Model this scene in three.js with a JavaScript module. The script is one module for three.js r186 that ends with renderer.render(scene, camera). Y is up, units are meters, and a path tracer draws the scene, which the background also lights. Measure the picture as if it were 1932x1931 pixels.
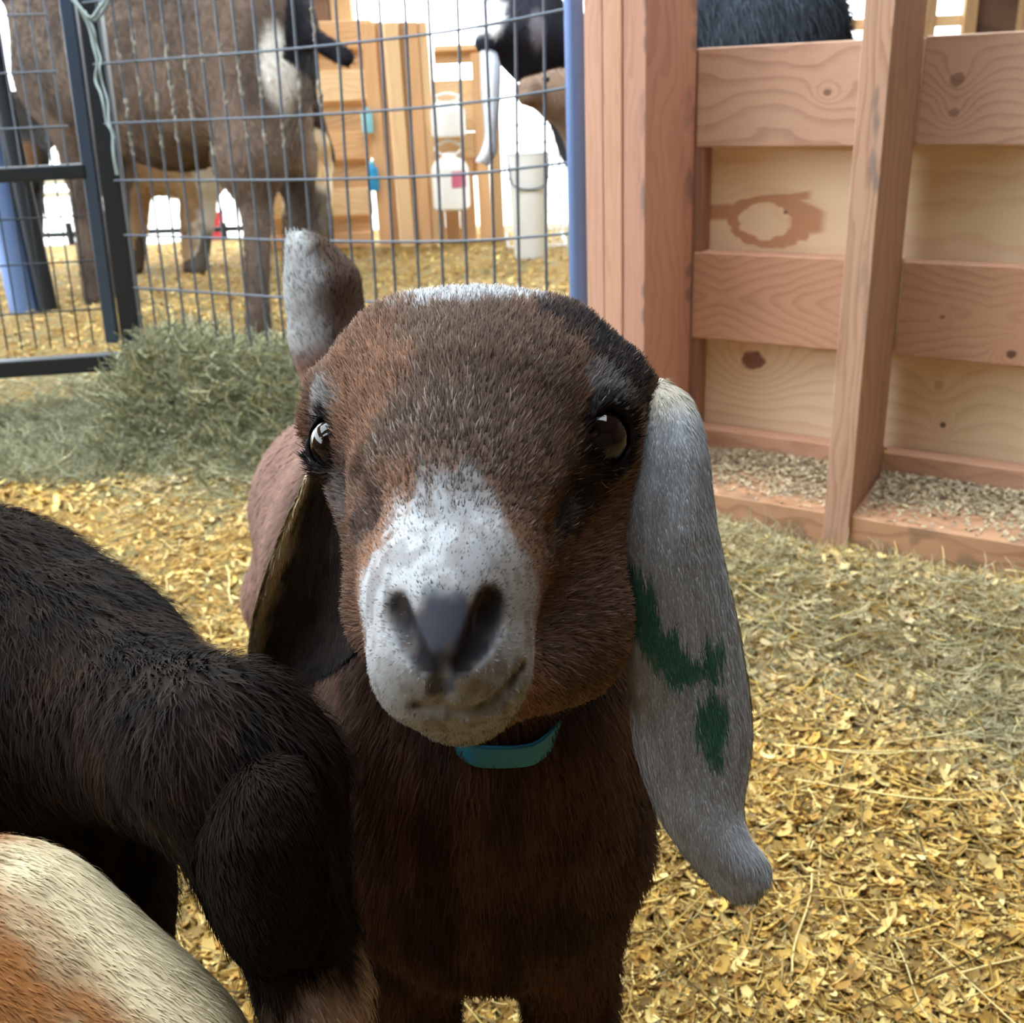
import * as THREE from 'three';
import { mergeGeometries } from 'three/addons/utils/BufferGeometryUtils.js';
import { RoundedBoxGeometry } from 'three/addons/geometries/RoundedBoxGeometry.js';

// ---------- camera, sky, sun, exposure ----------
const scene = new THREE.Scene();
const F = 1980, CX = 966, CY = 965.5, EYE = 0.72;
const camera = new THREE.PerspectiveCamera(2 * Math.atan(965.5 / F) * 180 / Math.PI, 1932 / 1931, 0.02, 200);
camera.position.set(0, EYE, 0);
camera.rotation.set(-22.6 * Math.PI / 180, 0, -2.6 * Math.PI / 180, 'XYZ');
camera.focus = 0.42;
camera.userData.fStop = 22;
camera.updateMatrixWorld(true);
scene.add(camera);

const renderer = new THREE.WebGLRenderer({ antialias: true });
renderer.toneMapping = THREE.LinearToneMapping;
renderer.toneMappingExposure = 6.1;
renderer.shadowMap.enabled = true;
renderer.shadowMap.type = THREE.PCFSoftShadowMap;

scene.background = new THREE.Color().setRGB(0.88, 0.955, 1.0);      // bright overcast sky
scene.backgroundIntensity = 1.5;
// no sun: an even white sky reaches in through the open bays, so its light is soft

// ---------- helpers ----------
const V = (x, y, z) => new THREE.Vector3(x, y, z);
const D2R = Math.PI / 180;
const clamp = (x, a, b) => Math.min(b, Math.max(a, x));
const lerp = (a, b, t) => a + (b - a) * t;
const smooth = (a, b, x) => { const t = clamp((x - a) / (b - a), 0, 1); return t * t * (3 - 2 * t); };
function rng(seed) { let s = seed >>> 0; return () => { s = (s + 0x6d2b79f5) | 0; let t = Math.imul(s ^ (s >>> 15), 1 | s); t = (t + Math.imul(t ^ (t >>> 7), 61 | t)) ^ t; return ((t ^ (t >>> 14)) >>> 0) / 4294967296; }; }
const hash3 = (x, y, z) => { let h = (Math.imul(x, 374761393) + Math.imul(y, 668265263) + Math.imul(z, 2147483647 ^ 0x51ed27)) | 0; h = Math.imul(h ^ (h >>> 13), 1274126177); h = Math.imul(h ^ (h >>> 16), 0x85ebca6b); return ((h ^ (h >>> 15)) >>> 0) / 4294967296; };
function noise(x, y = 0, z = 0) {               // value noise 0..1
  const ix = Math.floor(x), iy = Math.floor(y), iz = Math.floor(z);
  let fx = x - ix, fy = y - iy, fz = z - iz;
  fx = fx * fx * (3 - 2 * fx); fy = fy * fy * (3 - 2 * fy); fz = fz * fz * (3 - 2 * fz);
  const l = (a, b, t) => a + (b - a) * t;
  return l(l(l(hash3(ix, iy, iz), hash3(ix + 1, iy, iz), fx), l(hash3(ix, iy + 1, iz), hash3(ix + 1, iy + 1, iz), fx), fy),
    l(l(hash3(ix, iy, iz + 1), hash3(ix + 1, iy, iz + 1), fx), l(hash3(ix, iy + 1, iz + 1), hash3(ix + 1, iy + 1, iz + 1), fx), fy), fz);
}
const fbm = (x, y = 0, z = 0) => (noise(x, y, z) * 4 + noise(x * 2.1 + 7, y * 2.1, z * 2.1) * 2 + noise(x * 4.3, y * 4.3 + 3, z * 4.3)) / 7;
const col = (hex) => { const c = new THREE.Color(hex); return [c.r, c.g, c.b]; };
const mixc = (a, b, t) => { t = clamp(t, 0, 1); return [a[0] + (b[0] - a[0]) * t, a[1] + (b[1] - a[1]) * t, a[2] + (b[2] - a[2]) * t]; };
const camQ = camera.quaternion.clone(), camQi = camQ.clone().invert();
const toCam = (w) => w.clone().sub(camera.position).applyQuaternion(camQi);
const toWorld = (q) => q.clone().applyQuaternion(camQ).add(camera.position);
const C = (px, py, d) => V((px - CX) * d / F, -(py - CY) * d / F, -d);       // surveyed point in the camera's axes, d metres deep
const W = (px, py, d) => toWorld(C(px, py, d));                              // the same point in the scene
function onZ(px, py, z) { const r = V((px - CX) / F, -(py - CY) / F, -1).applyQuaternion(camQ); return r.multiplyScalar(z / r.z).add(camera.position); }
const used = {};
function numbered(name) { const n = used[name] || 0; used[name] = n + 1; return n ? name + '_' + String(n).padStart(3, '0') : name; }
function tag(o, label, category, group) { o.userData.label = label; o.userData.category = category; if (group) o.userData.group = group; return o; }
function thing(name, label, category, pos = V(0, 0, 0), turn = 0, group) {
  const o = new THREE.Group(); o.name = numbered(name); o.position.copy(pos); o.rotation.y = turn; scene.add(o);
  return tag(o, label, category, group);
}
function part(name, geo, mat, parent, label) {
  const m = new THREE.Mesh(geo, mat); m.name = parent === scene ? numbered(name) : name; m.castShadow = m.receiveShadow = true; parent.add(m);
  if (parent !== scene) { parent.userData.count ??= {}; const n = parent.userData.count[name] || 0; parent.userData.count[name] = n + 1; if (n) m.name = name + '_' + String(n).padStart(3, '0'); }
  if (label) m.userData.label = label;
  return m;
}
function struct(name, geo, mat, parent = scene) { const m = part(name, geo, mat, parent); m.userData.kind = 'structure'; return m; }
function stuff(name, geo, mat, mats, cols, parent = scene) {
  const m = new THREE.InstancedMesh(geo, mat, mats.length / 16); m.name = parent === scene ? numbered(name) : name;
  m.instanceMatrix.array.set(mats); m.instanceColor = new THREE.InstancedBufferAttribute(new Float32Array(cols), 3);
  m.castShadow = m.receiveShadow = true; m.userData.kind = 'stuff'; parent.add(m); return m;
}
const std = (o) => new THREE.MeshStandardMaterial(o);
function tubeGeo(pts, r, seg = 16, rs = 6, closed = false) { return new THREE.TubeGeometry(new THREE.CatmullRomCurve3(pts, closed), seg, r, rs, closed); }
function barGeo(a, b, r, rs = 6) { const d = b.clone().sub(a), g = new THREE.CylinderGeometry(r, r, d.length(), rs, 1); g.applyQuaternion(new THREE.Quaternion().setFromUnitVectors(V(0, 1, 0), d.clone().normalize())); const m = a.clone().add(b).multiplyScalar(.5); g.translate(m.x, m.y, m.z); return g; }

// wood: rows run along u. o: light, dark, rings, seed, knots [[u,v,size,depth]], stain, figure(u,v)
function woodTex(w, h, o) {
  const data = new Uint8Array(w * h * 4), L = o.light, Dk = o.dark, sd = o.seed || 1, asp = o.aspect || 2, knots = o.knots || [];
  for (let y = 0; y < h; y++) for (let x = 0; x < w; x++) {
    const u = x / w, v = y / h; let kd = 0, kcore = 0;
    for (const k of knots) { const dx = (u - k[0]) * asp / k[2], dy = (v - k[1]) / k[2], q = Math.sqrt(dx * dx + dy * dy); kd += 1.6 * Math.exp(-q * q / 9) * (k[3] ?? 1); kcore = Math.max(kcore, (1 - smooth(.75, 1.05, q + .25 * (noise(x * .11, y * .11, sd) - .5))) * (k[3] ?? 1)); }
    let r = (v - (o.center ?? .5)) * (o.rings ?? 7) + (fbm(u * 1.6 * asp + sd * 9, v * 2.2, sd) - .5) * (o.warp ?? 3) + kd * (o.rings ?? 7) * .35;
    if (o.cathedral) r = Math.sqrt((v - (o.center ?? .5)) ** 2 * 90 + .3) - Math.abs(u - (o.cu ?? .5)) * o.cathedral + (fbm(u * 2 * asp + sd * 9, v * 2, sd) - .5) * (o.warp ?? 2) + kd * 3;
    const f = r - Math.floor(r), late = smooth(.35, .93, f) * (1 - smooth(.95, 1, f));
    const fib = noise(u * asp * 9, v * 90, sd) * .5 + noise(u * asp * 25 + 5, v * 240, sd + 4) * .5, blot = fbm(u * asp * 2.3 + sd * 3, v * 2.3, sd + 8);
    let c = mixc(L, Dk, late * (o.contrast ?? .55) + (fib - .5) * .35 + (blot - .5) * .5);
    if (o.figure) { const g = o.figure(u, v, noise(u * 30, v * 30, sd)); if (g > 0) c = mixc(c, o.figCol, g); }
    if (kcore > 0) { const kr = 0; c = mixc(c, o.knotCol || [.09, .035, .02], kcore * .85 + kr); }
    if (o.stain) { const s = smooth(.52, .75, fbm(u * asp * 5 + sd, v * 3 + 2, sd + 3)) * o.stain * (o.stainMask ? o.stainMask(u, v) : 1); c = mixc(c, o.stainCol || [.09, .095, .1], s); }
    const i = (y * w + x) * 4; for (let k = 0; k < 3; k++) { const q = clamp(c[k], 0, 1); data[i + k] = 255 * (q <= .0031308 ? q * 12.92 : 1.055 * Math.pow(q, 1 / 2.4) - .055); } data[i + 3] = 255;
  }
  const t = new THREE.DataTexture(data, w, h); t.colorSpace = THREE.SRGBColorSpace; t.magFilter = t.minFilter = THREE.LinearFilter; t.wrapS = t.wrapT = THREE.RepeatWrapping; t.needsUpdate = true; return t;
}
const woodMat = (w, h, o) => std({ map: woodTex(w, h, o), roughness: .78 });
function boardGeo(x0, x1, y0, y1, z0, z1, r = .003) { const g = new RoundedBoxGeometry(x1 - x0, y1 - y0, z1 - z0, 1, r); g.translate((x0 + x1) / 2, (y0 + y1) / 2, (z0 + z1) / 2); return g; }
function turnedUV(g) { const u = g.attributes.uv; for (let i = 0; i < u.count; i++) u.setXY(i, u.getY(i), u.getX(i)); return g; }   // grain upright
// ---------- the setting ----------
const TH = 32 * D2R, U = V(Math.cos(TH), 0, Math.sin(TH)), N = V(-Math.sin(TH), 0, Math.cos(TH)), P0 = V(.618, 0, -1.588);   // line of the partition
const TF = 30 * D2R, UF = V(Math.cos(TF), 0, Math.sin(TF)), NF = V(-Math.sin(TF), 0, Math.cos(TF)), PF = V(.129, 0, -1.788);   // line of the wire fence
const sOf = (x, z) => (x - PF.x) * UF.x + (z - PF.z) * UF.z, oOf = (x, z) => (x - PF.x) * NF.x + (z - PF.z) * NF.z;
function groundY(x, z) {
  const s = sOf(x, z), o = oOf(x, z);
  let y = (fbm(x * 2.2 + 5, z * 2.2, 1) - .5) * .04 + (fbm(x * 9, z * 9, 3) - .5) * .022;
  y += .17 * smooth(-.2, -.55, s) * (1 - .75 * smooth(-1.02, -1.2, s)) * Math.exp(-(((o - .0) / .16) ** 2)) * (.75 + .5 * noise(s * 4, 3));                  // hay bank along the wire
  const sp = (x - P0.x) * U.x + (z - P0.z) * U.z, op = (x - P0.x) * N.x + (z - P0.z) * N.z;
  if (sp > -.45) y += .05 * Math.exp(-(((op - .33) / .16) ** 2)) * smooth(-.45, -.2, sp) * (.5 + noise(sp * 5, 8));          // litter swept against the sill
  return y;
}
const groundMat = (() => {
  const n = 1024, d = new Uint8Array(n * n * 4), a = [col('#8a6a30'), col('#6f5526'), col('#a8863f'), col('#7c7348')];
  for (let y = 0; y < n; y++) for (let x = 0; x < n; x++) {
    const t = noise(x * .09, y * .35, 1) * .6 + noise(x * .4, y * .11, 2) * .4, q = fbm(x * .02, y * .02, 5);
    let c = mixc(a[1], a[0], t * 1.5); c = mixc(c, a[2], smooth(.6, .8, noise(x * .22, y * .22, 9))); c = mixc(c, a[3], smooth(.45, .7, q));
    const i = (y * n + x) * 4; for (let k = 0; k < 3; k++) d[i + k] = 255 * Math.pow(c[k], 1 / 2.2); d[i + 3] = 255;
  }
  const t = new THREE.DataTexture(d, n, n); t.colorSpace = THREE.SRGBColorSpace; t.magFilter = THREE.LinearFilter; t.wrapS = t.wrapT = THREE.RepeatWrapping; t.needsUpdate = true;
  return std({ map: t, roughness: 1 });
})();
{
  const nx = 190, nz = 240, pos = [], uv = [], idx = [];
  for (let j = 0; j <= nz; j++) { const z = 2.6 - 8.2 * j / nz; for (let i = 0; i <= nx; i++) { const x = -5 + 9.2 * i / nx; pos.push(x, groundY(x, z), z); uv.push(x * 1.6, z * 1.6); } }
  for (let j = 0; j < nz; j++) for (let i = 0; i < nx; i++) { const a = j * (nx + 1) + i, b = a + 1, c = a + nx + 1, d = c + 1; idx.push(a, b, c, b, d, c); }
  const g = new THREE.BufferGeometry(); g.setAttribute('position', new THREE.Float32BufferAttribute(pos, 3)); g.setAttribute('uv', new THREE.Float32BufferAttribute(uv, 2)); g.setIndex(idx); g.computeVertexNormals();
  struct('floor', g, groundMat);
}
const darkBoard = woodMat(256, 256, { light: col('#6d5240'), dark: col('#40302a'), seed: 31, rings: 9 });
const yardMat = std({ color: new THREE.Color().setRGB(.62, .6, .55), roughness: 1 });
{ const g = new THREE.PlaneGeometry(80, 80); g.rotateX(-Math.PI / 2); g.translate(0, -.06, -20); struct('yard', g, yardMat); }
{ // roof of the open barn, walls behind and right of the camera, posts of the open sides
  const box = (x0, x1, y0, y1, z0, z1) => boardGeo(x0, x1, y0, y1, z0, z1, .01);
  const roof = struct('ceiling', box(1.4, 4.3, 2.9, 3.0, -5.3, 2.7), darkBoard);      // an open bay on the left lets the daylight in
  part('roof_panel', box(-5.2, 1.4, 2.9, 3.0, -5.3, -2.9), darkBoard, roof); part('roof_panel', box(-5.2, -3.4, 2.9, 3.0, -2.9, -.35), darkBoard, roof); part('roof_panel', box(-5.2, 1.4, 2.9, 3.0, -.35, .35), darkBoard, roof); part('roof_panel', box(-5.2, 1.4, 2.9, 3.0, .85, 2.7), darkBoard, roof); part('roof_panel', box(-.9, 1.4, 2.9, 3.0, .35, .85), darkBoard, roof);
  struct('wall_back', box(-5.2, 4.3, -.05, 2.95, 2.6, 2.72), darkBoard);
  struct('wall_right', box(4.2, 4.32, -.05, 2.95, -6.6, 2.7), darkBoard);
  const wl = struct('wall_left', box(-3.42, -3.3, -.05, 1.25, -2.1, 2.7), darkBoard); part('wall_panel', box(-3.42, -3.3, 1.25, 2.95, 1.1, 2.7), darkBoard, wl); part('wall_panel', box(-3.42, -3.3, 2.5, 2.95, -2.1, 1.1), darkBoard, wl);
}
// ---------- the near stall partition ----------
const red1 = { light: col('#cfae98'), dark: col('#aa836d') }, pale1 = { light: col('#e6d0b0'), dark: col('#cfae89') }, rust1 = { light: col('#c89d82'), dark: col('#a4765a') };
const partition = thing('stall_partition', 'waist-high wooden stall partition of six-inch boards between upright timbers', 'partition', P0.clone(), -TH);
{
  const fish = (u, v, n) => {                       // rust figure of flat-sawn grain with a pale island
    const dx = (u - .42) / .15, dy = (v - .3) / .2, q = Math.sqrt(dx * dx + dy * dy) + (n - .5) * .16, band = 1 - smooth(.06, .14, Math.abs(q - 1.0) - .08 - .15 * Math.max(0, dx));
    const tail = (1 - smooth(.05, .09, Math.abs(v - (.36 + .12 * (u - .15))))) * (1 - smooth(.25, .3, u));
    const nose = (1 - smooth(.05, .1, Math.abs(v - (.33 - .25 * (u - .58))) - .1 * (1 - (u - .53) * 6))) * smooth(.5, .55, u) * (1 - smooth(.64, .69, u));
    const fin = (1 - smooth(.02, .05, Math.abs(v - (.5 + .35 * (u - .5))))) * smooth(.42, .48, u) * (1 - smooth(.58, .62, u));
    return Math.max(band, tail, nose, fin);
  };
  const B = (tex) => woodMat(512, 320, { aspect: 1.7, ...tex });
  const rows = [[.597, .748], [.440, .597], [.287, .4375], [.133, .287], [-.02, .133]];
  const left = [
    B({ ...red1, seed: 2, rings: 6, warp: 2.4, knots: [[.62, .52, .035, .7]], contrast: .5 }),
    B({ ...pale1, seed: 3, rings: 2.5, warp: 1.2, contrast: .25, figure: fish, figCol: col('#bf9170'), knots: [[.5, .38, .018, .9]] }),
    B({ ...rust1, seed: 4, cathedral: 7, cu: .15, warp: 1.6, contrast: .4 }),
    B({ ...pale1, seed: 5, rings: 7, warp: 1.8, contrast: .5, knots: [[.39, .73, .1, 1]], knotCol: col('#6b3a35') }),
    B({ ...rust1, seed: 6, rings: 5, contrast: .5 })];
  const R = (tex) => woodMat(768, 192, { aspect: 4.2, ...tex });
  const right = [
    R({ ...red1, seed: 12, rings: 9, warp: 2.0, knots: [[.075, .6, .07, .6], [.075, .3, .05, .5]], contrast: .5 }),
    R({ ...pale1, seed: 13, rings: 4, warp: 1.4, contrast: .4 }),
    R({ ...rust1, seed: 14, cathedral: 9, cu: .2, warp: 1.6, contrast: .4, knots: [[.26, .12, .05, 1], [.1, .45, .025, .8]] }),
    R({ ...pale1, seed: 15, rings: 6, warp: 1.6, contrast: .4, knots: [[.17, .3, .03, 1], [.15, .66, .05, .3]] }),
    R({ ...rust1, seed: 16, rings: 6, contrast: .4 })];
  for (let i = 0; i < 5; i++) {
    const back = i % 2, y0 = rows[i][0] - (back ? .014 : 0), y1 = rows[i][1] + (back ? .014 : 0), o1 = back ? -.0375 : 0, g = .0025;
    part('plank', boardGeo(back ? -.40 : -.3505, -.02, y0 + g, y1 - g, o1 - .036, o1), left[i], partition, ['top left plank with wavy brown grain', 'pale recessed plank with a rust fish-shaped grain figure', 'reddish plank with arched grain', 'pale recessed plank with one round dark knot', 'lowest reddish plank half buried in litter'][i]);
    part('plank', boardGeo(back ? -.05 : -.0135, .62, y0 + g, y1 - g, o1 - .036, o1), right[i], partition);
  }
  const studMat = woodMat(512, 96, { light: col('#bd9880'), dark: col('#966d56'), aspect: 6, seed: 21, rings: 3, stain: .8, stainMask: (u, v) => smooth(.3, .75, v) * smooth(.1, .5, u), stainCol: col('#5d5c60') });
  const studSide = woodMat(512, 160, { light: col('#b48d74'), dark: col('#946c55'), aspect: 5, seed: 22, rings: 4, contrast: .4 });
  const stud = part('stud', turnedUV(boardGeo(-.0535, -.0155, .03, 1.5, -.0, .192)), studMat, partition, 'upright stud with a grey-stained front edge');
  stud.material = studSide; stud.geometry = turnedUV(boardGeo(-.052, -.0155, .03, 1.5, 0, .188));
  part('stud_face', turnedUV(boardGeo(-.0535, -.0155, .03, 1.5, .188, .192, .0015)), studMat, stud, 'grey-stained weathered front edge');
  part('sill', boardGeo(-.42, .64, -.03, .088, .0, .185), woodMat(512, 128, { ...rust1, light: col('#bd9270'), dark: col('#94694a'), aspect: 6, seed: 24, rings: 4, stain: .6, stainCol: col('#7a6450') }), partition, 'broad timber sill lying in the litter');
  const post = new THREE.Group(); post.name = 'post'; post.userData.label = 'corner post of three boards laminated side by side'; partition.add(post);
  const xs = [[-.4515, -.4205], [-.4205, -.389], [-.389, -.3515]];
  const pmat = [[woodMat(512, 96, { light: col('#cba18c'), dark: col('#af826c'), aspect: 8, seed: 26, rings: 3, contrast: .35 }), [.19]], [woodMat(512, 96, { light: col('#cb9f88'), dark: col('#ad7d65'), aspect: 8, seed: 27, rings: 4, contrast: .35 }), [.191]], [woodMat(512, 96, { light: col('#c0937f'), dark: col('#9a6d5c'), aspect: 8, seed: 28, rings: 4, contrast: .35, stain: .6, stainMask: (u, v) => smooth(.6, .95, v), stainCol: col('#5b5a60') }), [.1895]]];
  xs.forEach((x, i) => part('board', turnedUV(boardGeo(x[0] + .0004, x[1] - .0004, .0, 1.6, .0, pmat[i][1][0], .0025)), pmat[i][0], post));
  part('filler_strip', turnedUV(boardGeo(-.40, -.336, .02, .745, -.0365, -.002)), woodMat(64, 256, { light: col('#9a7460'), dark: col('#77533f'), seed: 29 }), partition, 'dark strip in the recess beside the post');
}
// ---------- wire fence with blue-grey pipe ----------
const blueSteel = std({ color: col3('#637cab'), roughness: .42, metalness: .35 }), wireMat = std({ color: col3('#5d6673'), roughness: .5, metalness: .4 }), blackSteel = std({ color: col3('#1d242b'), roughness: .45, metalness: .3 });
function col3(h) { return new THREE.Color(h); }
const fence = thing('wire_fence', 'welded wire fence panel ending at a blue-grey pipe beside the wooden post', 'fence', PF.clone(), -TF);
{
  part('pipe', barGeo(V(.001, -.05, 0), V(.001, 1.7, 0), .0155, 20), blueSteel, fence, 'blue-grey steel end pipe');
  const sx = [-.0492, -.1008, -.1527, -.2068, -.2602, -.3095, -.3620, -.4075, -.4552, -.5020, -.5490, -.5940, -.6400, -.6850, -.7300, -.7750, -.8200, -.8650, -.9090, -.9530, -.9960, -1.038];
  const r = rng(5), curves = [];
  sx.forEach((s, i) => { const lean = -.030 * (.5 + i / 21), b = (r() - .5) * .006; const wp = [V(s + lean * -.25, 1.15, 0), V(s + b, .85, .002), V(s + lean * .5 - b, .5, 0), V(s + lean, .14, 0)]; curves.push(new THREE.CatmullRomCurve3(wp)); part('vertical_wire', tubeGeo(wp, .0026, 10, 6), wireMat, fence); });
  const dusty = std({ color: col3('#918d86'), roughness: 1 });
  sx.forEach((s, i) => { if (i < 8 || i > 20) return; for (let k = 0; k < 2 + (r() > .5); k++) { if (r() < .25) continue; const y0 = .58 + k * .085 + r() * .05, n = 3 + Math.floor(r() * 5), pts = []; for (let j = 0; j <= n; j++) { const y = y0 + j * .009; let lo = 0, hi = 1; for (let q = 0; q < 20; q++) { const m = (lo + hi) / 2; curves[i].getPoint(m).y > y ? lo = m : hi = m; } pts.push(curves[i].getPoint(lo).add(V((r() - .5) * .0022, 0, .0008 + (r() - .5) * .002))); } const dg = tubeGeo(pts, .0032, 16, 6), da = dg.attributes.position, dn = dg.attributes.normal; for (let q = 0; q < da.count; q++) { const w = -.0014 + .0052 * Math.pow(noise(da.getX(q) * 260 + i, da.getY(q) * 150, da.getZ(q) * 260 + k), 2.2); da.setXYZ(q, da.getX(q) + dn.getX(q) * w, da.getY(q) + dn.getY(q) * w, da.getZ(q) + dn.getZ(q) * w); } dg.computeVertexNormals(); part('dust_clump', dg, dusty, fence, 'frayed clump of dusty hair and hay caught on the wire'); } });
  for (let k = 0; k < 9; k++) { const y = 1.035 - .1125 * k; part('horizontal_wire', tubeGeo([V(-.004, y, .0045), V(-.2, y - .019, .0045), V(-.55, y - .031, .005), V(-.85, y - .034, .0045), V(-1.075, y - .036, .0045)], .0026, 14, 6), wireMat, fence); }
}
// ---------- the black tube gate ----------
const GP = V(-.835, 0, -2.345);
const gate = thing('tube_gate', 'black square-tube gate filled with wire at the left edge, bottom rail over the hay', 'gate', GP, Math.PI + .1);
{ // local x runs left, away from the hinge post
  const bar = (x0, x1, y0, y1, z = .018) => boardGeo(x0, x1, y0, y1, -z, z, .004);
  const post = part('gate_post', bar(-.02, .022, .06, 1.6, .021), blackSteel, gate, 'upright hinge post'); post.rotation.z = .053; post.position.x = .01; 
  const inner = part('frame_tube', bar(.03, .058, .2, 1.6, .014), std({ color: col3('#39475a'), roughness: .4, metalness: .35 }), gate, 'upright added as the blue-lit edge of the hinge post'); inner.rotation.z = .053; inner.position.x = .01;  // bluer tube paints the lit edge of the black post
  part('frame_tube', bar(.03, 1.14, .555, .585), blackSteel, gate); part('frame_tube', bar(.0, 1.14, .14, .178), blackSteel, gate); part('frame_tube', bar(.03, 1.14, 1.3, 1.33), blackSteel, gate); part('gate_post', bar(1.12, 1.16, .03, 1.6, .021), blackSteel, gate);
  for (let i = 0; i < 33; i++) { const x = .075 + i * .031; part('wire', barGeo(V(x + .01, .2, -.006), V(x - .01, .57, -.006), .0018), blackSteel, gate); part('wire', barGeo(V(x - .008, .57, -.006), V(x - .047, 1.3, -.006), .0021), wireMat, gate); }
  for (const y of [.28, .385, .48, .66, .765, .87, .975, 1.08]) part('wire', barGeo(V(.05, y, -.009), V(1.12, y, -.009), .002), y < .5 ? blackSteel : wireMat, gate);
}
{ const p0 = V(-1.73, .0, -3.82); const g = thing('gate_post', 'blue-grey pipe post standing in straw behind the black gate', 'post', p0); part('pipe', barGeo(V(0, -.05, 0), V(-.03, 1.5, -.05), .05, 16), blueSteel, g); part('shaded_side', barGeo(V(.085, -.05, 0), V(.055, 1.5, -.05), .035, 12), blackSteel, g, 'black tube standing in for the shaded side of the pipe'); }  // lit and shaded sides of one pipe, coloured as two tubes
// ---------- the far side of the pen ----------
const orangeA = woodMat(256, 128, { light: col('#ecca9c'), dark: col('#d6ab78'), seed: 41, rings: 5 }), orangeB = woodMat(256, 128, { light: col('#dfb283'), dark: col('#c08f5e'), seed: 42, rings: 6 }), orangeC = woodMat(256, 128, { light: col('#bd9a70'), dark: col('#987452'), seed: 43, rings: 6 });  // paler woods, with the haze over the pen put into their colour
const ZP = -5.05;
function pxBoard(name, x0, x1, y0, y1, z, th, mat, parent, label, upright) {   // a board whose front face spans the surveyed pixels on the plane z
  const xm = (x0 + x1) / 2, ym = (y0 + y1) / 2, a = V(onZ(x0, ym, z).x, onZ(xm, y1, z).y, z), b = V(onZ(x1, ym, z).x, onZ(xm, y0, z).y, z), o = parent.position;
  const g = boardGeo(a.x - o.x, b.x - o.x, a.y - o.y, b.y - o.y, z - th - o.z, z - o.z, .004);
  return part(name, upright ? turnedUV(g) : g, mat, parent, label);
}
{
  const base = onZ(760, 475, ZP); base.y = 0;
  const p = thing('pen_wall', 'orange wooden pen wall with corner post at the far side of the pen', 'partition', base);
  [[41, 96, 0], [97, 134, 1], [135, 194, 0], [195, 250, 1], [251, 305, 0], [306, 358, 1], [359, 411, 0], [412, 442, 1], [443, 490, 0]].forEach(([y0, y1, back], i) => pxBoard('plank', back ? 480 : 470, 702, y0 - (back ? 8 : 0), y1 - 1 + (back ? 8 : 0), ZP - (back ? .05 : 0), .035, back ? orangeC : i % 4 ? orangeA : orangeB, p));
  [[700, 725, orangeB, .03], [726, 740, orangeC, .0], [741, 768, orangeA, .06], [769, 780, orangeC, .02], [781, 803, orangeB, .05], [804, 820, orangeA, .03]].forEach(([a, b, m, o]) => pxBoard('post_board', a, b, 40, 505, ZP + o, .06, m, p, null, true));
  [[84, 96, 0], [97, 116, 1], [150, 194, 0], [195, 250, 0], [251, 300, 0], [301, 330, 1]].forEach(([y0, y1, back]) => pxBoard('plank', 818, 912, y0 - (back ? 5 : 0), y1 - 1 + (back ? 5 : 0), ZP - (back ? .04 : 0), .035, back ? orangeC : orangeA, p));
  [[806, 838, orangeA], [839, 866, orangeB], [867, 897, orangeB]].forEach(([a, b, m]) => pxBoard('post_board', a, b, 300, 490, ZP - .01, .03, m, p, null, true));
  [[898, 922, orangeB], [923, 945, orangeC]].forEach(([a, b, m]) => pxBoard('post_board', a, b, 100, 480, ZP + .04, .06, m, p, null, true));
  const white = std({ color: new THREE.Color().setRGB(.86, .86, .84), roughness: .5 });
  const jug = (px, y0, y1, w, name, label, cat) => {
    const c = onZ(px, (y0 + y1) / 2, ZP + .14), top = onZ(px, y0, ZP + .14), bot = onZ(px, y1, ZP + .14), h = top.y - bot.y, r = w * 5 / F / 2;
    const t = thing(name, label, cat, V(c.x, bot.y, ZP + .14));
    part('body', new THREE.LatheGeometry([[.0, 0], [r * .9, 0], [r, h * .05], [r, h * .72], [r * .8, h * .86], [r * .35, h * .93], [r * .33, h], [0, h]].map((q) => new THREE.Vector2(...q)), 24), white, t);
    part('handle', tubeGeo([V(r * .3, h * .95, 0), V(r * .75, h * 1.08, 0), V(0, h * 1.2, -.02), V(-r * .75, h * 1.08, 0), V(-r * .3, h * .95, 0)], .006, 16), white, t);
    return [t, r, h];
  };
  jug(845, 190, 258, 60, 'plastic_jug', 'white plastic jug hanging higher on the orange pen wall', 'jug');
  const [jb, r, h] = jug(850, 288, 395, 66, 'plastic_jug', 'white plastic jug with a pink label hanging lower on the pen wall', 'jug');
  { const g = new THREE.CylinderGeometry(r + .002, r + .002, h * .28, 12, 1, true, .1, .9); g.translate(0, h * .55, 0); part('label', g, std({ color: col3('#c96a86'), roughness: .7, side: THREE.DoubleSide }), jb, 'pink label'); }
  const cy = std({ color: col3('#8fd6e6'), roughness: .35 }), blue = std({ color: col3('#2f9fd8'), roughness: .35 });
  for (const [x, y0, y1, m, l] of [[695, 202, 252, cy, 'pale cyan plastic bottle hanging between the planks, the upper of two'], [706, 304, 361, blue, 'bright blue plastic bottle hanging between the planks, the lower of two']]) {
    const a = onZ(x, y1, ZP + .07), b = onZ(x, y0, ZP + .07), hh = b.y - a.y, rr = .026;
    const t = thing('plastic_bottle', l, 'bottle', a);
    part('body', new THREE.LatheGeometry([[0, 0], [rr, .004], [rr, hh * .75], [rr * .4, hh * .88], [rr * .4, hh * .9], [0, hh * .9]].map((q) => new THREE.Vector2(...q)), 16), m, t);
    part('cap', new THREE.CylinderGeometry(rr * .45, rr * .45, hh * .1, 12).translate(0, hh * .95, 0), cy, t);
  }
}
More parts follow.
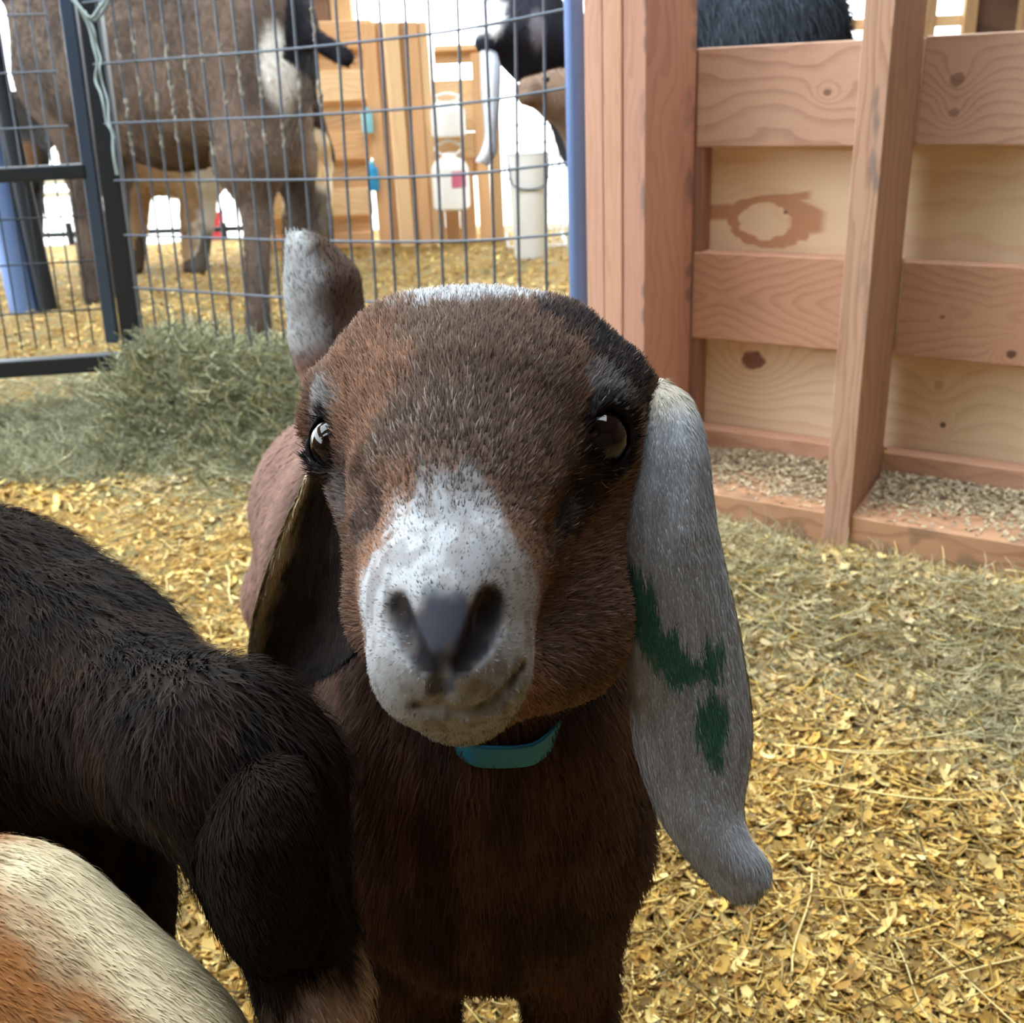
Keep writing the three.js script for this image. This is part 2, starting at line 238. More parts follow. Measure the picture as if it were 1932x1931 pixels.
{ // dark timber of the barn behind, upper left
  const b = onZ(560, 40, -6.2); b.y = 0;
  const t = thing('barn_post', 'dark brown barn posts standing behind the orange pen wall', 'post', b);
  pxBoard('post', 540, 615, -260, 130, -6.2, .12, darkBoard, t, null, true); pxBoard('post', 616, 655, -260, 130, -6.15, .12, orangeC, t, null, true);
  pxBoard('rail', 300, 650, -40, -8, -6.1, .05, darkBoard, t);
}
{ // black pipe rails across the bright yard
  const b = onZ(300, 500, -5.6); b.y = 0; const t = thing('pipe_rail', 'thin black pipe rails across the bright yard beyond the pen', 'rail', b);
  for (const [x0, y0, x1, y1, r] of [[-150, 452, 600, 426, .014], [-150, 518, 600, 466, .016]]) { const p = onZ(x0, y0, -5.6).sub(b), q = onZ(x1, y1, -5.6).sub(b); part('rail', barGeo(p, q, r), blackSteel, t); }
  for (const x of [-140, 128, 420, 590]) { const p = onZ(x, 420, -5.6).sub(b); part('upright', barGeo(V(p.x, -.1, 0), V(p.x, p.y, 0), .018), blackSteel, t); }
}
{ // bench-like boards far out in the yard
  const b = onZ(200, 400, -8.5); b.y = -.05; const t = thing('yard_fence', 'weathered board fence standing far out in the sunlit yard', 'fence', b);
  const m = std({ color: col3('#8f8570'), roughness: .9 });
  for (const [y0, y1] of [[338, 352], [366, 376], [392, 402]]) pxBoard('board', -260, 330, y0, y1, -8.5, .03, m, t);
  for (const x of [-200, -60, 60, 150, 262, 320]) pxBoard('post', x, x + 14, 330, 425, -8.45, .06, m, t, null, true);
}
{
  const a = onZ(262, 492, -5.35); a.y = 0; const t = thing('yard_post', 'pale blue plastic post standing just right of the black gate', 'post', a);
  const hh = onZ(262, 372, -5.35).y; part('body', new THREE.CylinderGeometry(.035, .04, hh, 14).translate(0, hh / 2, 0), std({ color: col3('#8fb4d8'), roughness: .5 }), t); part('cap', new THREE.SphereGeometry(.042, 12, 8).translate(0, hh, 0), std({ color: col3('#6f95bd'), roughness: .5 }), t);
  const c = onZ(407, 440, -5.8), r = .055; c.y -= .05; const bk = thing('bucket', 'small red bucket hanging on the black rail behind the tan goat', 'bucket', c);
  part('body', new THREE.LatheGeometry([[0, 0], [r * .8, 0], [r, .15], [r * 1.08, .155], [r * .95, .15], [r * .75, .01], [0, .01]].map((q) => new THREE.Vector2(...q)), 20), std({ color: col3('#b8242c'), roughness: .5, side: THREE.DoubleSide }), bk);
  part('handle', tubeGeo([V(-r, .15, 0), V(-r * .6, .21, 0), V(r * .6, .21, 0), V(r, .15, 0)], .004, 12), blackSteel, bk);
}
{ // white wire crate and bucket in the bright gap right of the pen wall
  const c = onZ(1005, 452, -4.7); c.y = 0; const white = std({ color: new THREE.Color().setRGB(.8, .82, .82), roughness: .6 });
  const t = thing('wire_crate', 'white wire crate standing in the bright gap beside the pen wall', 'crate', c);
  const x0 = onZ(952, 300, -4.7).x - c.x, x1 = onZ(1066, 300, -4.7).x - c.x, y1 = onZ(1000, 235, -4.7).y;
  for (let i = 0; i <= 9; i++) part('upright_wire', barGeo(V(lerp(x0, x1, i / 9), 0, 0), V(lerp(x0, x1, i / 9), y1, 0), .004), white, t);
  for (let i = 0; i <= 7; i++) part('cross_wire', barGeo(V(x0, .02 + i * (y1 - .02) / 7, 0), V(x1, .02 + i * (y1 - .02) / 7, 0), .005), white, t);
  for (const x of [x0, x1]) { part('side_rail', barGeo(V(x, y1, 0), V(x, y1, -.4), .006), white, t); part('side_rail', barGeo(V(x, .02, 0), V(x, .02, -.4), .006), white, t); part('rear_upright', barGeo(V(x, 0, -.4), V(x, y1, -.4), .006), white, t); }
  const b = onZ(1000, 415, -4.45); const bt = onZ(1000, 290, -4.45); const r = .085, h = bt.y - b.y;
  const k = thing('bucket', 'white plastic bucket in front of the white wire crate', 'bucket', V(b.x, .0, -4.45)); const hb = bt.y;
  part('body', new THREE.LatheGeometry([[0, 0], [r * .8, 0], [r, hb], [r * 1.06, hb + .005], [r * .95, hb], [r * .76, .02], [0, .02]].map((q) => new THREE.Vector2(...q)), 24), white, k);
  part('handle', tubeGeo([V(-r, hb, 0), V(-r * .7, hb * .72, r * .9), V(r * .7, hb * .72, r * .9), V(r, hb, 0)], .004, 16), wireMat, k);
}
{ // far slatted wall seen over the partition
  const z = -4.9, b = onZ(1700, 100, z); b.y = 0; const t = struct('wall_far', boardGeo(1.05, 1.09, 0, 2.9, z - .12, z - .02), orangeC); t.material = orangeC;
  const o = { position: V(0, 0, 0) };
  const px = (name, x0, x1, y0, y1, dz, m, up) => { const xm = (x0 + x1) / 2, ym = (y0 + y1) / 2, a = V(onZ(x0, ym, z).x, onZ(xm, y1, z).y, z), c = V(onZ(x1, ym, z).x, onZ(xm, y0, z).y, z); part(name, up ? turnedUV(boardGeo(a.x, c.x, a.y, c.y, z + dz - .04, z + dz, .003)) : boardGeo(a.x, c.x, a.y, c.y, z + dz - .04, z + dz, .003), m, t); };
  px('post', 1560, 1584, -400, 480, .04, orangeB, true); px('post', 1640, 1664, -400, 480, .04, orangeB, true); px('post', 1812, 1836, -400, 480, .04, orangeC, true); px('post', 1917, 1934, -400, 480, .04, orangeC, true);
  px('slat', 1560, 1840, 32, 54, 0, orangeA); px('slat', 1560, 1840, 72, 96, 0, orangeA); px('slat', 1560, 1840, 100, 480, 0, orangeC); px('slat', 1560, 1840, -400, -60, 0, orangeC); px('slat', 1664, 1765, -400, 480, .01, orangeC);
  px('panel', 1836, 2500, -400, 480, .0, darkBoard);
}
// ---------- twine on the gate ----------
{
  const tw = std({ color: col3('#7d8a8a'), roughness: .9 }), p = [[120, -20], [150, 14], [172, 34], [184, 20], [197, 2], [205, -20]].map(([x, y]) => W(x, y, 2.02)), o = p[0].clone();
  const t = thing('baling_twine', 'loop of pale baling twine tied round the top of the gate post', 'twine', o);
  part('strand', tubeGeo(p.map((q) => q.clone().sub(o)), .0035, 24), tw, t);
  part('strand', tubeGeo([[128, -20], [158, 22], [176, 40], [192, 26], [214, -20]].map(([x, y]) => W(x, y, 2.03).sub(o)), .003, 24), tw, t);
  part('hanging_end', tubeGeo([[150, 14], [168, 52], [177, 90], [184, 118], [180, 150], [190, 176], [196, 200], [202, 232], [212, 250], [214, 290], [221, 330]].map(([x, y], i) => W(x, y, 2.04 + .006 * Math.sin(i * 2)).sub(o)), .003, 40), tw, t);
  part('hanging_end', tubeGeo([[160, 20], [178, 60], [182, 84], [190, 112], [188, 128], [194, 160], [203, 190], [206, 226], [216, 262]].map(([x, y], i) => W(x, y, 2.03 - .006 * Math.sin(i * 2)).sub(o)), .0022, 40), tw, t);
}
// ---------- bodies: a smooth field of tapered limbs, meshed by surface nets ----------
// prims: [kind, ...]: 'c' a b ra rb k | 'e' centre radii k | '-' a b ra rb k (carved away)
const cap = (a, b, ra, rb, k = .012) => ({ t: 0, a, b, ra, rb, k, d: b.clone().sub(a), l: 1 / Math.max(1e-9, b.distanceToSquared(a)) });
const ell = (c, rx, ry, rz, k = .012) => ({ t: 1, a: c, r: V(rx, ry, rz), k });
const cut = (a, b, ra, rb, k = .003) => ({ ...cap(a, b, ra, rb, k), t: 2 });
function field(prims) {
  return (x, y, z) => {
    let d = 1;
    for (const p of prims) {
      let q;
      if (p.t === 1) { const ax = (x - p.a.x) / p.r.x, ay = (y - p.a.y) / p.r.y, az = (z - p.a.z) / p.r.z, k0 = Math.sqrt(ax * ax + ay * ay + az * az), bx = ax / p.r.x, by = ay / p.r.y, bz = az / p.r.z, k1 = Math.sqrt(bx * bx + by * by + bz * bz); q = k0 * (k0 - 1) / (k1 + 1e-9); }
      else { const ax = x - p.a.x, ay = y - p.a.y, az = z - p.a.z; let t = (ax * p.d.x + ay * p.d.y + az * p.d.z) * p.l; t = t < 0 ? 0 : t > 1 ? 1 : t; const ux = ax - p.d.x * t, uy = ay - p.d.y * t, uz = az - p.d.z * t; q = Math.sqrt(ux * ux + uy * uy + uz * uz) - (p.ra + (p.rb - p.ra) * t); }
      if (p.t === 2) { q = -q; const h = Math.max(p.k - Math.abs(d - q), 0) / p.k; d = Math.max(d, q) + h * h * p.k * .25; }
      else { const h = Math.max(p.k - Math.abs(d - q), 0) / p.k; d = Math.min(d, q) - h * h * p.k * .25; }
    }
    return d;
  };
}
function surfaceNet(f, lo, hi, cell) {
  const n = [0, 1, 2].map((k) => Math.ceil((hi.getComponent(k) - lo.getComponent(k)) / cell) + 1), [nx, ny, nz] = n, v = new Float32Array(nx * ny * nz);
  let i = 0;
  for (let z = 0; z < nz; z++) for (let y = 0; y < ny; y++) for (let x = 0; x < nx; x++) v[i++] = f(lo.x + x * cell, lo.y + y * cell, lo.z + z * cell);
  const id = new Int32Array(nx * ny * nz).fill(-1), pos = [], idx = [], off = [0, 1, nx, nx + 1, nx * ny, nx * ny + 1, nx * ny + nx, nx * ny + nx + 1];
  const E = [[0, 1], [2, 3], [4, 5], [6, 7], [0, 2], [1, 3], [4, 6], [5, 7], [0, 4], [1, 5], [2, 6], [3, 7]];
  for (let z = 0; z < nz - 1; z++) for (let y = 0; y < ny - 1; y++) for (let x = 0; x < nx - 1; x++) {
    const b = x + nx * (y + ny * z); let m = 0; for (let k = 0; k < 8; k++) if (v[b + off[k]] < 0) m |= 1 << k;
    if (m === 0 || m === 255) continue;
    let sx = 0, sy = 0, sz = 0, c = 0;
    for (const [p, q] of E) { const A = v[b + off[p]], B = v[b + off[q]]; if ((A < 0) === (B < 0)) continue; const t = A / (A - B); sx += (p & 1) + ((q & 1) - (p & 1)) * t; sy += ((p >> 1) & 1) + (((q >> 1) & 1) - ((p >> 1) & 1)) * t; sz += (p >> 2) + ((q >> 2) - (p >> 2)) * t; c++; }
    id[b] = pos.length / 3; pos.push(lo.x + (x + sx / c) * cell, lo.y + (y + sy / c) * cell, lo.z + (z + sz / c) * cell);
  }
  for (let z = 1; z < nz - 1; z++) for (let y = 1; y < ny - 1; y++) for (let x = 1; x < nx - 1; x++) {
    const b = x + nx * (y + ny * z), A = v[b] < 0;
    const quad = (p, q, r, s, flip) => { if (p < 0 || q < 0 || r < 0 || s < 0) return; flip ? idx.push(p, r, q, p, s, r) : idx.push(p, q, r, p, r, s); };
    if (A !== (v[b + 1] < 0)) quad(id[b], id[b - nx], id[b - nx - nx * ny], id[b - nx * ny], A === false);
    if (A !== (v[b + nx] < 0)) quad(id[b], id[b - nx * ny], id[b - 1 - nx * ny], id[b - 1], A === false);
    if (A !== (v[b + nx * ny] < 0)) quad(id[b], id[b - 1], id[b - 1 - nx], id[b - nx], A === false);
  }
  const nor = new Float32Array(pos.length), e = cell * .4;
  for (let k = 0; k < pos.length; k += 3) { const x = pos[k], y = pos[k + 1], z = pos[k + 2]; let a = f(x + e, y, z) - f(x - e, y, z), b = f(x, y + e, z) - f(x, y - e, z), c = f(x, y, z + e) - f(x, y, z - e); const l = Math.hypot(a, b, c) || 1; nor[k] = a / l; nor[k + 1] = b / l; nor[k + 2] = c / l; }
  const g = new THREE.BufferGeometry(); g.setAttribute('position', new THREE.Float32BufferAttribute(pos, 3)); g.setAttribute('normal', new THREE.BufferAttribute(nor, 3)); g.setIndex(idx); return g;
}
// a thin curved ear: rows [left point, right point, bulge, thickness]; closed front and back
function earGeo(rows, side, nu = 14, nv = 40) {
  const cv = (k) => new THREE.CatmullRomCurve3(rows.map((r) => r[k])), cl = cv(0), cr = cv(1), at = (k, t) => { const s = t * (rows.length - 1), i = Math.min(rows.length - 2, Math.floor(s)); return lerp(rows[i][k], rows[i + 1][k], s - i); };
  const pos = [], uv = [], idx = [], W2 = nu * 2;
  for (let j = 0; j <= nv; j++) {
    const t = j / nv, l = cl.getPoint(t), r = cr.getPoint(t), bulge = at(2, t), th = at(3, t), tan = cl.getPoint(Math.min(1, t + .02)).add(cr.getPoint(Math.min(1, t + .02))).sub(cl.getPoint(Math.max(0, t - .02))).sub(cr.getPoint(Math.max(0, t - .02))).normalize();
    const nrm = r.clone().sub(l).cross(tan).normalize(); if (nrm.z * side < 0) nrm.negate();
    for (let i = 0; i < W2; i++) {
      const front = i <= nu, u = front ? i / nu : 2 - i / nu, p = l.clone().lerp(r, u), edge = Math.sqrt(Math.max(0, 1 - (2 * u - 1) ** 2));
      p.addScaledVector(nrm, bulge * Math.sin(Math.PI * u) + (front ? .5 : -.5) * th * Math.pow(edge, .7));
      pos.push(p.x, p.y, p.z); uv.push(u, t);
    }
  }
  for (let j = 0; j < nv; j++) for (let i = 0; i < W2; i++) { const a = j * W2 + i, b = j * W2 + (i + 1) % W2, c = a + W2, d = b + W2; idx.push(a, c, b, b, c, d); }
  for (const j of [0, nv]) for (let i = 1; i < nu; i++) { const a = j * W2 + i, b = j * W2 + W2 - i, a2 = j * W2 + i + 1, b2 = j * W2 + (W2 - i - 1); if (j) idx.push(a, b, a2, a2, b, b2); else idx.push(a, a2, b, a2, b2, b); }
  const g = new THREE.BufferGeometry(); g.setAttribute('position', new THREE.Float32BufferAttribute(pos, 3)); g.setAttribute('uv', new THREE.Float32BufferAttribute(uv, 2)); g.setIndex(idx); g.computeVertexNormals();
  const n = g.attributes.normal, p = g.attributes.position, c = V(0, 0, 0); // outward check on the front strip
  const q = V(p.getX(nu >> 1 + 0), p.getY(nu >> 1), p.getZ(nu >> 1)), k = (nv >> 1) * W2 + (nu >> 1), back = (nv >> 1) * W2 + W2 - (nu >> 1), dir = V(p.getX(k) - p.getX(back), p.getY(k) - p.getY(back), p.getZ(k) - p.getZ(back));
  if (dir.dot(V(n.getX(k), n.getY(k), n.getZ(k))) < 0) { for (let i = 0; i < n.count * 3; i++) n.array[i] *= -1; for (let i = 0; i < idx.length; i += 3) { const s = idx[i]; idx[i] = idx[i + 1]; idx[i + 1] = s; } g.setIndex(idx); }
  return g;
}
function paint(g, fn) { const p = g.attributes.position, n = g.attributes.normal, u = g.attributes.uv, c = new Float32Array(p.count * 3); for (let i = 0; i < p.count; i++) { const q = fn(p.getX(i), p.getY(i), p.getZ(i), n.getX(i), n.getY(i), n.getZ(i), u ? u.getX(i) : 0, u ? u.getY(i) : 0); c[i * 3] = q[0]; c[i * 3 + 1] = q[1]; c[i * 3 + 2] = q[2]; } g.setAttribute('color', new THREE.BufferAttribute(c, 3)); return g; }
const toLocal = (g, base) => { g.applyQuaternion(camQ); g.translate(camera.position.x - base.x, camera.position.y - base.y, camera.position.z - base.z); return g; };   // camera axes to a thing's own
function bodyGeo(list) { return mergeGeometries(list.map((g) => { const h = g.clone(); h.deleteAttribute('uv'); return h; })); }
const hairGeo = (() => { // one tapering, bent blade, 1 long, lying along y
  const p = [], seg = 3; for (let i = 0; i <= seg; i++) { const t = i / seg, w = .5 * (1 - t * .85), z = .16 * Math.sin(t * 2.2) - .1 * t * t; p.push([-w, t, z], [w, t, z]); }
  const idx = []; for (let i = 0; i < seg; i++) { const a = i * 2; idx.push(a, a + 1, a + 2, a + 1, a + 3, a + 2); }
  const g = new THREE.BufferGeometry(); g.setAttribute('position', new THREE.Float32BufferAttribute(p.flat(), 3)); g.setIndex(idx); g.computeVertexNormals(); return g;
})();
const hairMat = new THREE.MeshPhysicalMaterial({ color: 0xffffff, roughness: .75, specularIntensity: .18, side: THREE.DoubleSide });
// strews hair over painted geometry: o.count, o.len(p,n,u,v), o.width, o.flow(p,n)->dir, o.lay, o.color(p,n,u,v,r), o.keep(p,n)
function fur(g, o, r, mats, cols) {
  const p = g.attributes.position, n = g.attributes.normal, u = g.attributes.uv, ix = g.index, nt = ix.count / 3, cum = new Float64Array(nt), A = V(0, 0, 0), B = V(0, 0, 0), Cc = V(0, 0, 0), e1 = V(0, 0, 0), e2 = V(0, 0, 0);
  let total = 0;
  for (let t = 0; t < nt; t++) { A.fromBufferAttribute(p, ix.getX(t * 3)); B.fromBufferAttribute(p, ix.getX(t * 3 + 1)); Cc.fromBufferAttribute(p, ix.getX(t * 3 + 2)); e1.copy(B).sub(A).cross(e2.copy(Cc).sub(A)); let a = e1.length(); if (o.weight) { A.add(B).add(Cc).multiplyScalar(1 / 3); a *= o.weight(A, e1.multiplyScalar(1 / (a || 1))); } total += a; cum[t] = total; }
  const P = V(0, 0, 0), Nn = V(0, 0, 0), X = V(0, 0, 0), Y = V(0, 0, 0), Z = V(0, 0, 0);
  for (let k = 0; k < o.count; k++) {
    const s = r() * total; let lo = 0, hi = nt - 1; while (lo < hi) { const m = (lo + hi) >> 1; cum[m] < s ? lo = m + 1 : hi = m; }
    let a = r(), b = r(); if (a + b > 1) { a = 1 - a; b = 1 - b; } const i0 = ix.getX(lo * 3), i1 = ix.getX(lo * 3 + 1), i2 = ix.getX(lo * 3 + 2), c = 1 - a - b;
    P.set(p.getX(i0) * c + p.getX(i1) * a + p.getX(i2) * b, p.getY(i0) * c + p.getY(i1) * a + p.getY(i2) * b, p.getZ(i0) * c + p.getZ(i1) * a + p.getZ(i2) * b);
    Nn.set(n.getX(i0) * c + n.getX(i1) * a + n.getX(i2) * b, n.getY(i0) * c + n.getY(i1) * a + n.getY(i2) * b, n.getZ(i0) * c + n.getZ(i1) * a + n.getZ(i2) * b).normalize();
    const uu = u ? u.getX(i0) * c + u.getX(i1) * a + u.getX(i2) * b : 0, vv = u ? u.getY(i0) * c + u.getY(i1) * a + u.getY(i2) * b : 0;
    if (o.keep && !o.keep(P, Nn)) continue;
    o.flow(P, Nn, Y); Y.addScaledVector(Nn, -Y.dot(Nn)).normalize();
    X.copy(Y).cross(Nn); Y.addScaledVector(X, (r() - .5) * (o.messy ?? .5)).addScaledVector(Nn, o.lay * (.6 + .8 * r())).normalize();
    Z.copy(Nn).addScaledVector(Y, -Nn.dot(Y)).addScaledVector(X, (r() - .5) * .5).normalize(); X.copy(Y).cross(Z).normalize(); Z.copy(X).cross(Y);
    const L = o.len(P, Nn, uu, vv) * (.7 + .6 * r()), w = o.width * (.7 + .6 * r());
    P.addScaledVector(Nn, -.0006);
    mats.push(X.x * w, X.y * w, X.z * w, 0, Y.x * L, Y.y * L, Y.z * L, 0, Z.x * L, Z.y * L, Z.z * L, 0, P.x, P.y, P.z, 1);
    const q = o.color(P.x, P.y, P.z, Nn.x, Nn.y, Nn.z, uu, vv, r); cols.push(q[0], q[1], q[2]);
  }
}
function trace(f, px, py, d0, d1) { const dir = V((px - CX) / F, -(py - CY) / F, -1), l = dir.length(); let d = d0; for (let i = 0; i < 200 && d < d1; i++) { const v = f(dir.x * d, dir.y * d, dir.z * d); if (v < .0003) break; d += v / l * .8; } return dir.multiplyScalar(d); }
function grad(f, p, e = .001) { return V(f(p.x + e, p.y, p.z) - f(p.x - e, p.y, p.z), f(p.x, p.y + e, p.z) - f(p.x, p.y - e, p.z), f(p.x, p.y, p.z + e) - f(p.x, p.y, p.z - e)).normalize(); }
// ---------- the brown kid that looks into the camera ----------
const cp = (x0, y0, d0, r0, x1, y1, d1, r1, k) => cap(C(x0, y0, d0), C(x1, y1, d1), r0 * d0 / F, r1 * d1 / F, k);
const cc = (x0, y0, d0, r0, x1, y1, d1, r1, k) => cut(C(x0, y0, d0), C(x1, y1, d1), r0 * d0 / F, r1 * d1 / F, k);
const ball = (x, y, d, r, k) => cp(x, y, d, r, x + .1, y, d, r, k);
const footOf = (q, dx, dz) => { const w = toWorld(q); return toCam(V(w.x + dx, .012, w.z + dz)); };
function legPrims(top, r0, knee, rk, foot, rf, k = .02) { const hoof = foot.clone().lerp(knee, .0); return [cap(top, knee, r0, rk, k), cap(knee, foot, rk * .92, rf, .008), cap(hoof, hoof.clone().lerp(knee, .08), rf * 1.25, rf * 1.05, .006)]; }
const skinMat = new THREE.MeshPhysicalMaterial({ vertexColors: true, roughness: .85, specularIntensity: .3 });
const eyeMat = new THREE.MeshPhysicalMaterial({ color: col3('#160f0b'), roughness: .05, ior: 1.45 }), irisMat = new THREE.MeshPhysicalMaterial({ color: col3('#120b08'), roughness: .05, ior: 1.42 });
{
  const r = rng(77), base = V(-.07, 0, -.58);
  const hs = .962, sh = (a) => a.map((p) => ({ ...p, ra: p.ra * hs, rb: p.rb * hs }));
  const base0 = sh([
    ball(892, 812, .44, 230, .02), cp(772, 698, .44, 126, 1036, 698, .435, 128, .03),                      // braincase
    ball(1112, 768, .418, 82, .022), ball(684, 772, .432, 76, .022),                                        // brows
    cp(885, 850, .402, 215, 868, 960, .378, 178, .03),                                                      // forehead into face
    cp(868, 960, .376, 172, 845, 1120, .344, 150, .03),
    cp(845, 1130, .342, 140, 850, 1225, .334, 138, .02),                                                    // muzzle
    cp(800, 1280, .33, 80, 900, 1275, .332, 84, .014),                                                       // upper lips
    cp(838, 1150, .3225, 60, 836, 1218, .319, 54, .014),                                                     // nose pad
    ball(858, 1296, .34, 58, .012),                                                                        // chin
    cp(885, 1310, .352, 70, 1050, 1215, .415, 116, .02), cp(850, 1295, .362, 70, 770, 1170, .42, 92, .02),     // jaws
    cp(1070, 900, .425, 104, 1060, 1120, .412, 104, .03), cp(735, 930, .435, 88, 762, 1120, .42, 76, .03),   // cheeks
    cp(1165, 735, .44, 62, 1215, 790, .45, 60, .02), cp(618, 735, .452, 34, 600, 800, .455, 34, .02),       // ear roots
    cp(930, 1000, .49, 190, 935, 1250, .51, 220, .03),                                                      // throat
  ]);
  const f0 = field(base0), K = (x, y) => trace(f0, x, y, .2, .6);
  const rEyeR = .0122, rSurf = K(1148, 828), rN = grad(f0, rSurf), rEyeC = rSurf.clone().addScaledVector(rN, -.0062), lEyeC = C(640, 838, .421), lEyeR = .0118;
  const nostrilL = [[746, 1146, .0036], [751, 1170, .0037], [761, 1197, .0035], [776, 1223, .0032], [796, 1249, .0024]], nostrilR = [[930, 1140, .004], [924, 1165, .0044], [912, 1195, .0038], [896, 1225, .0029], [876, 1253, .0015]];
  const mouthLine = [[782, 1336, .0011], [806, 1340, .0014], [834, 1341, .0013], [868, 1345, .0014], [905, 1342, .0016], [935, 1328, .002], [960, 1306, .0022], [980, 1280, .0016], [991, 1260, .001]];
  const groove = (pts, k) => pts.slice(1).map((q, i) => cut(K(pts[i][0], pts[i][1]), K(q[0], q[1]), pts[i][2], q[2], k));
  const slitOf = (pts, m) => pts.slice(1).map((q, i) => [K(pts[i][0], pts[i][1]), K(q[0], q[1]), Math.max(pts[i][2], q[2]) * m]);
  const ring = [];
  const rn = rN.clone().multiplyScalar(.75).add(V(.1, .05, .35)).normalize(), ru = V(.55, .83, -.2).cross(rn).normalize(), rv = rn.clone().cross(ru).normalize();
  for (let i = 0; i < 12; i++) { const q = (t) => rEyeC.clone().addScaledVector(rn, .0058).addScaledVector(ru, Math.cos(t) * .0098).addScaledVector(rv, Math.sin(t) * .0128); ring.push(cap(q(i * Math.PI / 6), q((i + 1) * Math.PI / 6), .0021, .0021, .004)); }
  const ln = V(-.62, .1, .8).normalize(), lu = V(.5, .8, .2).cross(ln).normalize(), lv = ln.clone().cross(lu).normalize();
  for (let i = 0; i < 12; i++) { const q = (t) => lEyeC.clone().addScaledVector(ln, .0052).addScaledVector(lu, Math.cos(t) * .0096).addScaledVector(lv, Math.sin(t) * .0126); ring.push(cap(q(i * Math.PI / 6), q((i + 1) * Math.PI / 6), .002, .002, .004)); }
  const headPrims = [...base0, ...ring,
        { ...cap(rEyeC, rEyeC, rEyeR, rEyeR, .002), t: 2 }, { ...cap(lEyeC, lEyeC, lEyeR, lEyeR, .002), t: 2 },
    ...groove(nostrilL, .004), ...groove(nostrilR, .004),
    cut(K(834, 1262), K(832, 1325), .0016, .0016, .004),                                                   // philtrum
    ...groove(mouthLine, .003),
    cut(K(1085, 930), K(1045, 1010), .002, .0015, .012), cut(K(668, 905), K(690, 985), .002, .0015, .012),   // tear grooves
  ];
  const headF = field(headPrims);
  const head = surfaceNet(headF, C(520, 1480, .55).setZ(-.53), C(1300, 480, .47).setZ(-.29), .0017);
  // trunk and legs
  const rf = C(1068, 1770, .57), lf = C(770, 1800, .585), rh = C(760, 1150, .84), lh = C(560, 1130, .86);
  const bodyPrims = [
    cp(930, 960, .5, 180, 925, 1330, .535, 245, .03), cp(925, 1330, .535, 245, 915, 1540, .575, 264, .04), cp(915, 1540, .575, 260, 780, 1180, .74, 250, .05), cp(780, 1180, .74, 250, 670, 965, .86, 196, .05),
    cp(960, 830, .56, 150, 770, 970, .74, 205, .05), cp(905, 850, .485, 165, 905, 900, .58, 190, .04), cp(905, 1050, .52, 190, 880, 1100, .62, 230, .05),
    cp(1070, 1480, .555, 130, 1098, 1600, .565, 118, .02), cp(745, 1500, .57, 120, 750, 1640, .58, 112, .02),                     // shoulders
    ...legPrims(rf, .03, footOf(rf, .005, .01).lerp(rf, .55), .0225, footOf(rf, .005, .02), .0155), ...legPrims(lf, .03, footOf(lf, -.005, .01).lerp(lf, .55), .022, footOf(lf, -.005, .02), .0155),
    ...legPrims(rh, .045, footOf(rh, .0, -.05).lerp(rh, .5), .02, footOf(rh, 0, -.01), .0155), ...legPrims(lh, .045, footOf(lh, .0, -.05).lerp(lh, .5), .02, footOf(lh, 0, -.01), .0155),
    cp(628, 730, .9, 56, 622, 640, .9, 66, .02), cp(622, 640, .9, 68, 608, 540, .89, 66, .02), cp(608, 540, .89, 62, 580, 478, .88, 34, .02), cp(580, 478, .88, 36, 546, 444, .875, 8, .015),   // tail
  ];
  const bodyF = field(bodyPrims);
  const body = surfaceNet(bodyF, V(-.36, -.62, -1.1), V(.16, .26, -.38), .0062);
  const earR = earGeo([
    [C(1196, 735, .437), C(1250, 722, .45), .0, .008], [C(1200, 775, .428), C(1300, 772, .445), .005, .012], [C(1203, 815, .424), C(1318, 815, .44), .009, .011], [C(1196, 870, .42), C(1331, 870, .438), .012, .009],
    [C(1172, 1000, .416), C(1353, 1000, .436), .013, .007], [C(1170, 1100, .416), C(1376, 1100, .436), .012, .006], [C(1176, 1200, .418), C(1397, 1200, .438), .011, .006], [C(1184, 1300, .42), C(1414, 1300, .44), .010, .006],
    [C(1195, 1400, .422), C(1421, 1395, .44), .009, .006], [C(1215, 1475, .424), C(1413, 1460, .438), .008, .006], [C(1246, 1550, .425), C(1404, 1530, .436), .007, .006], [C(1282, 1605, .426), C(1418, 1580, .434), .006, .006],
    [C(1325, 1655, .427), C(1448, 1620, .433), .005, .006], [C(1362, 1688, .427), C(1457, 1655, .432), .003, .005], [C(1392, 1703, .428), C(1432, 1690, .431), .001, .004]], 1, 16, 56);
  const earL = earGeo([
    [C(596, 800, .452), C(620, 800, .45), 0, .006], [C(597, 838, .452), C(622, 838, .446), -.004, .006], [C(582, 880, .452), C(640, 880, .446), -.008, .006], [C(560, 935, .453), C(660, 935, .446), -.012, .006], [C(528, 1005, .455), C(672, 1005, .446), -.016, .006],
    [C(500, 1085, .457), C(684, 1085, .448), -.018, .005], [C(480, 1150, .464), C(692, 1150, .453), -.018, .005], [C(470, 1205, .472), C(692, 1205, .459), -.016, .005], [C(468, 1245, .48), C(668, 1240, .465), -.012, .005], [C(475, 1283, .486), C(612, 1278, .474), -.007, .005], [C(492, 1304, .489), C(548, 1302, .484), -.002, .004]], 1, 14, 44);
  // coat colours in patches, with shade put into trunk, nostrils and mouth
  const rust = col('#7f5d49'), dark = col('#56493f'), brown = col('#5e4b40'), grey = col('#838588'), white = col('#b6bbc0'), black = col('#1e1f25'), cream = col('#c9bb98'), nose = col('#454955'), green = col('#0e5a48');
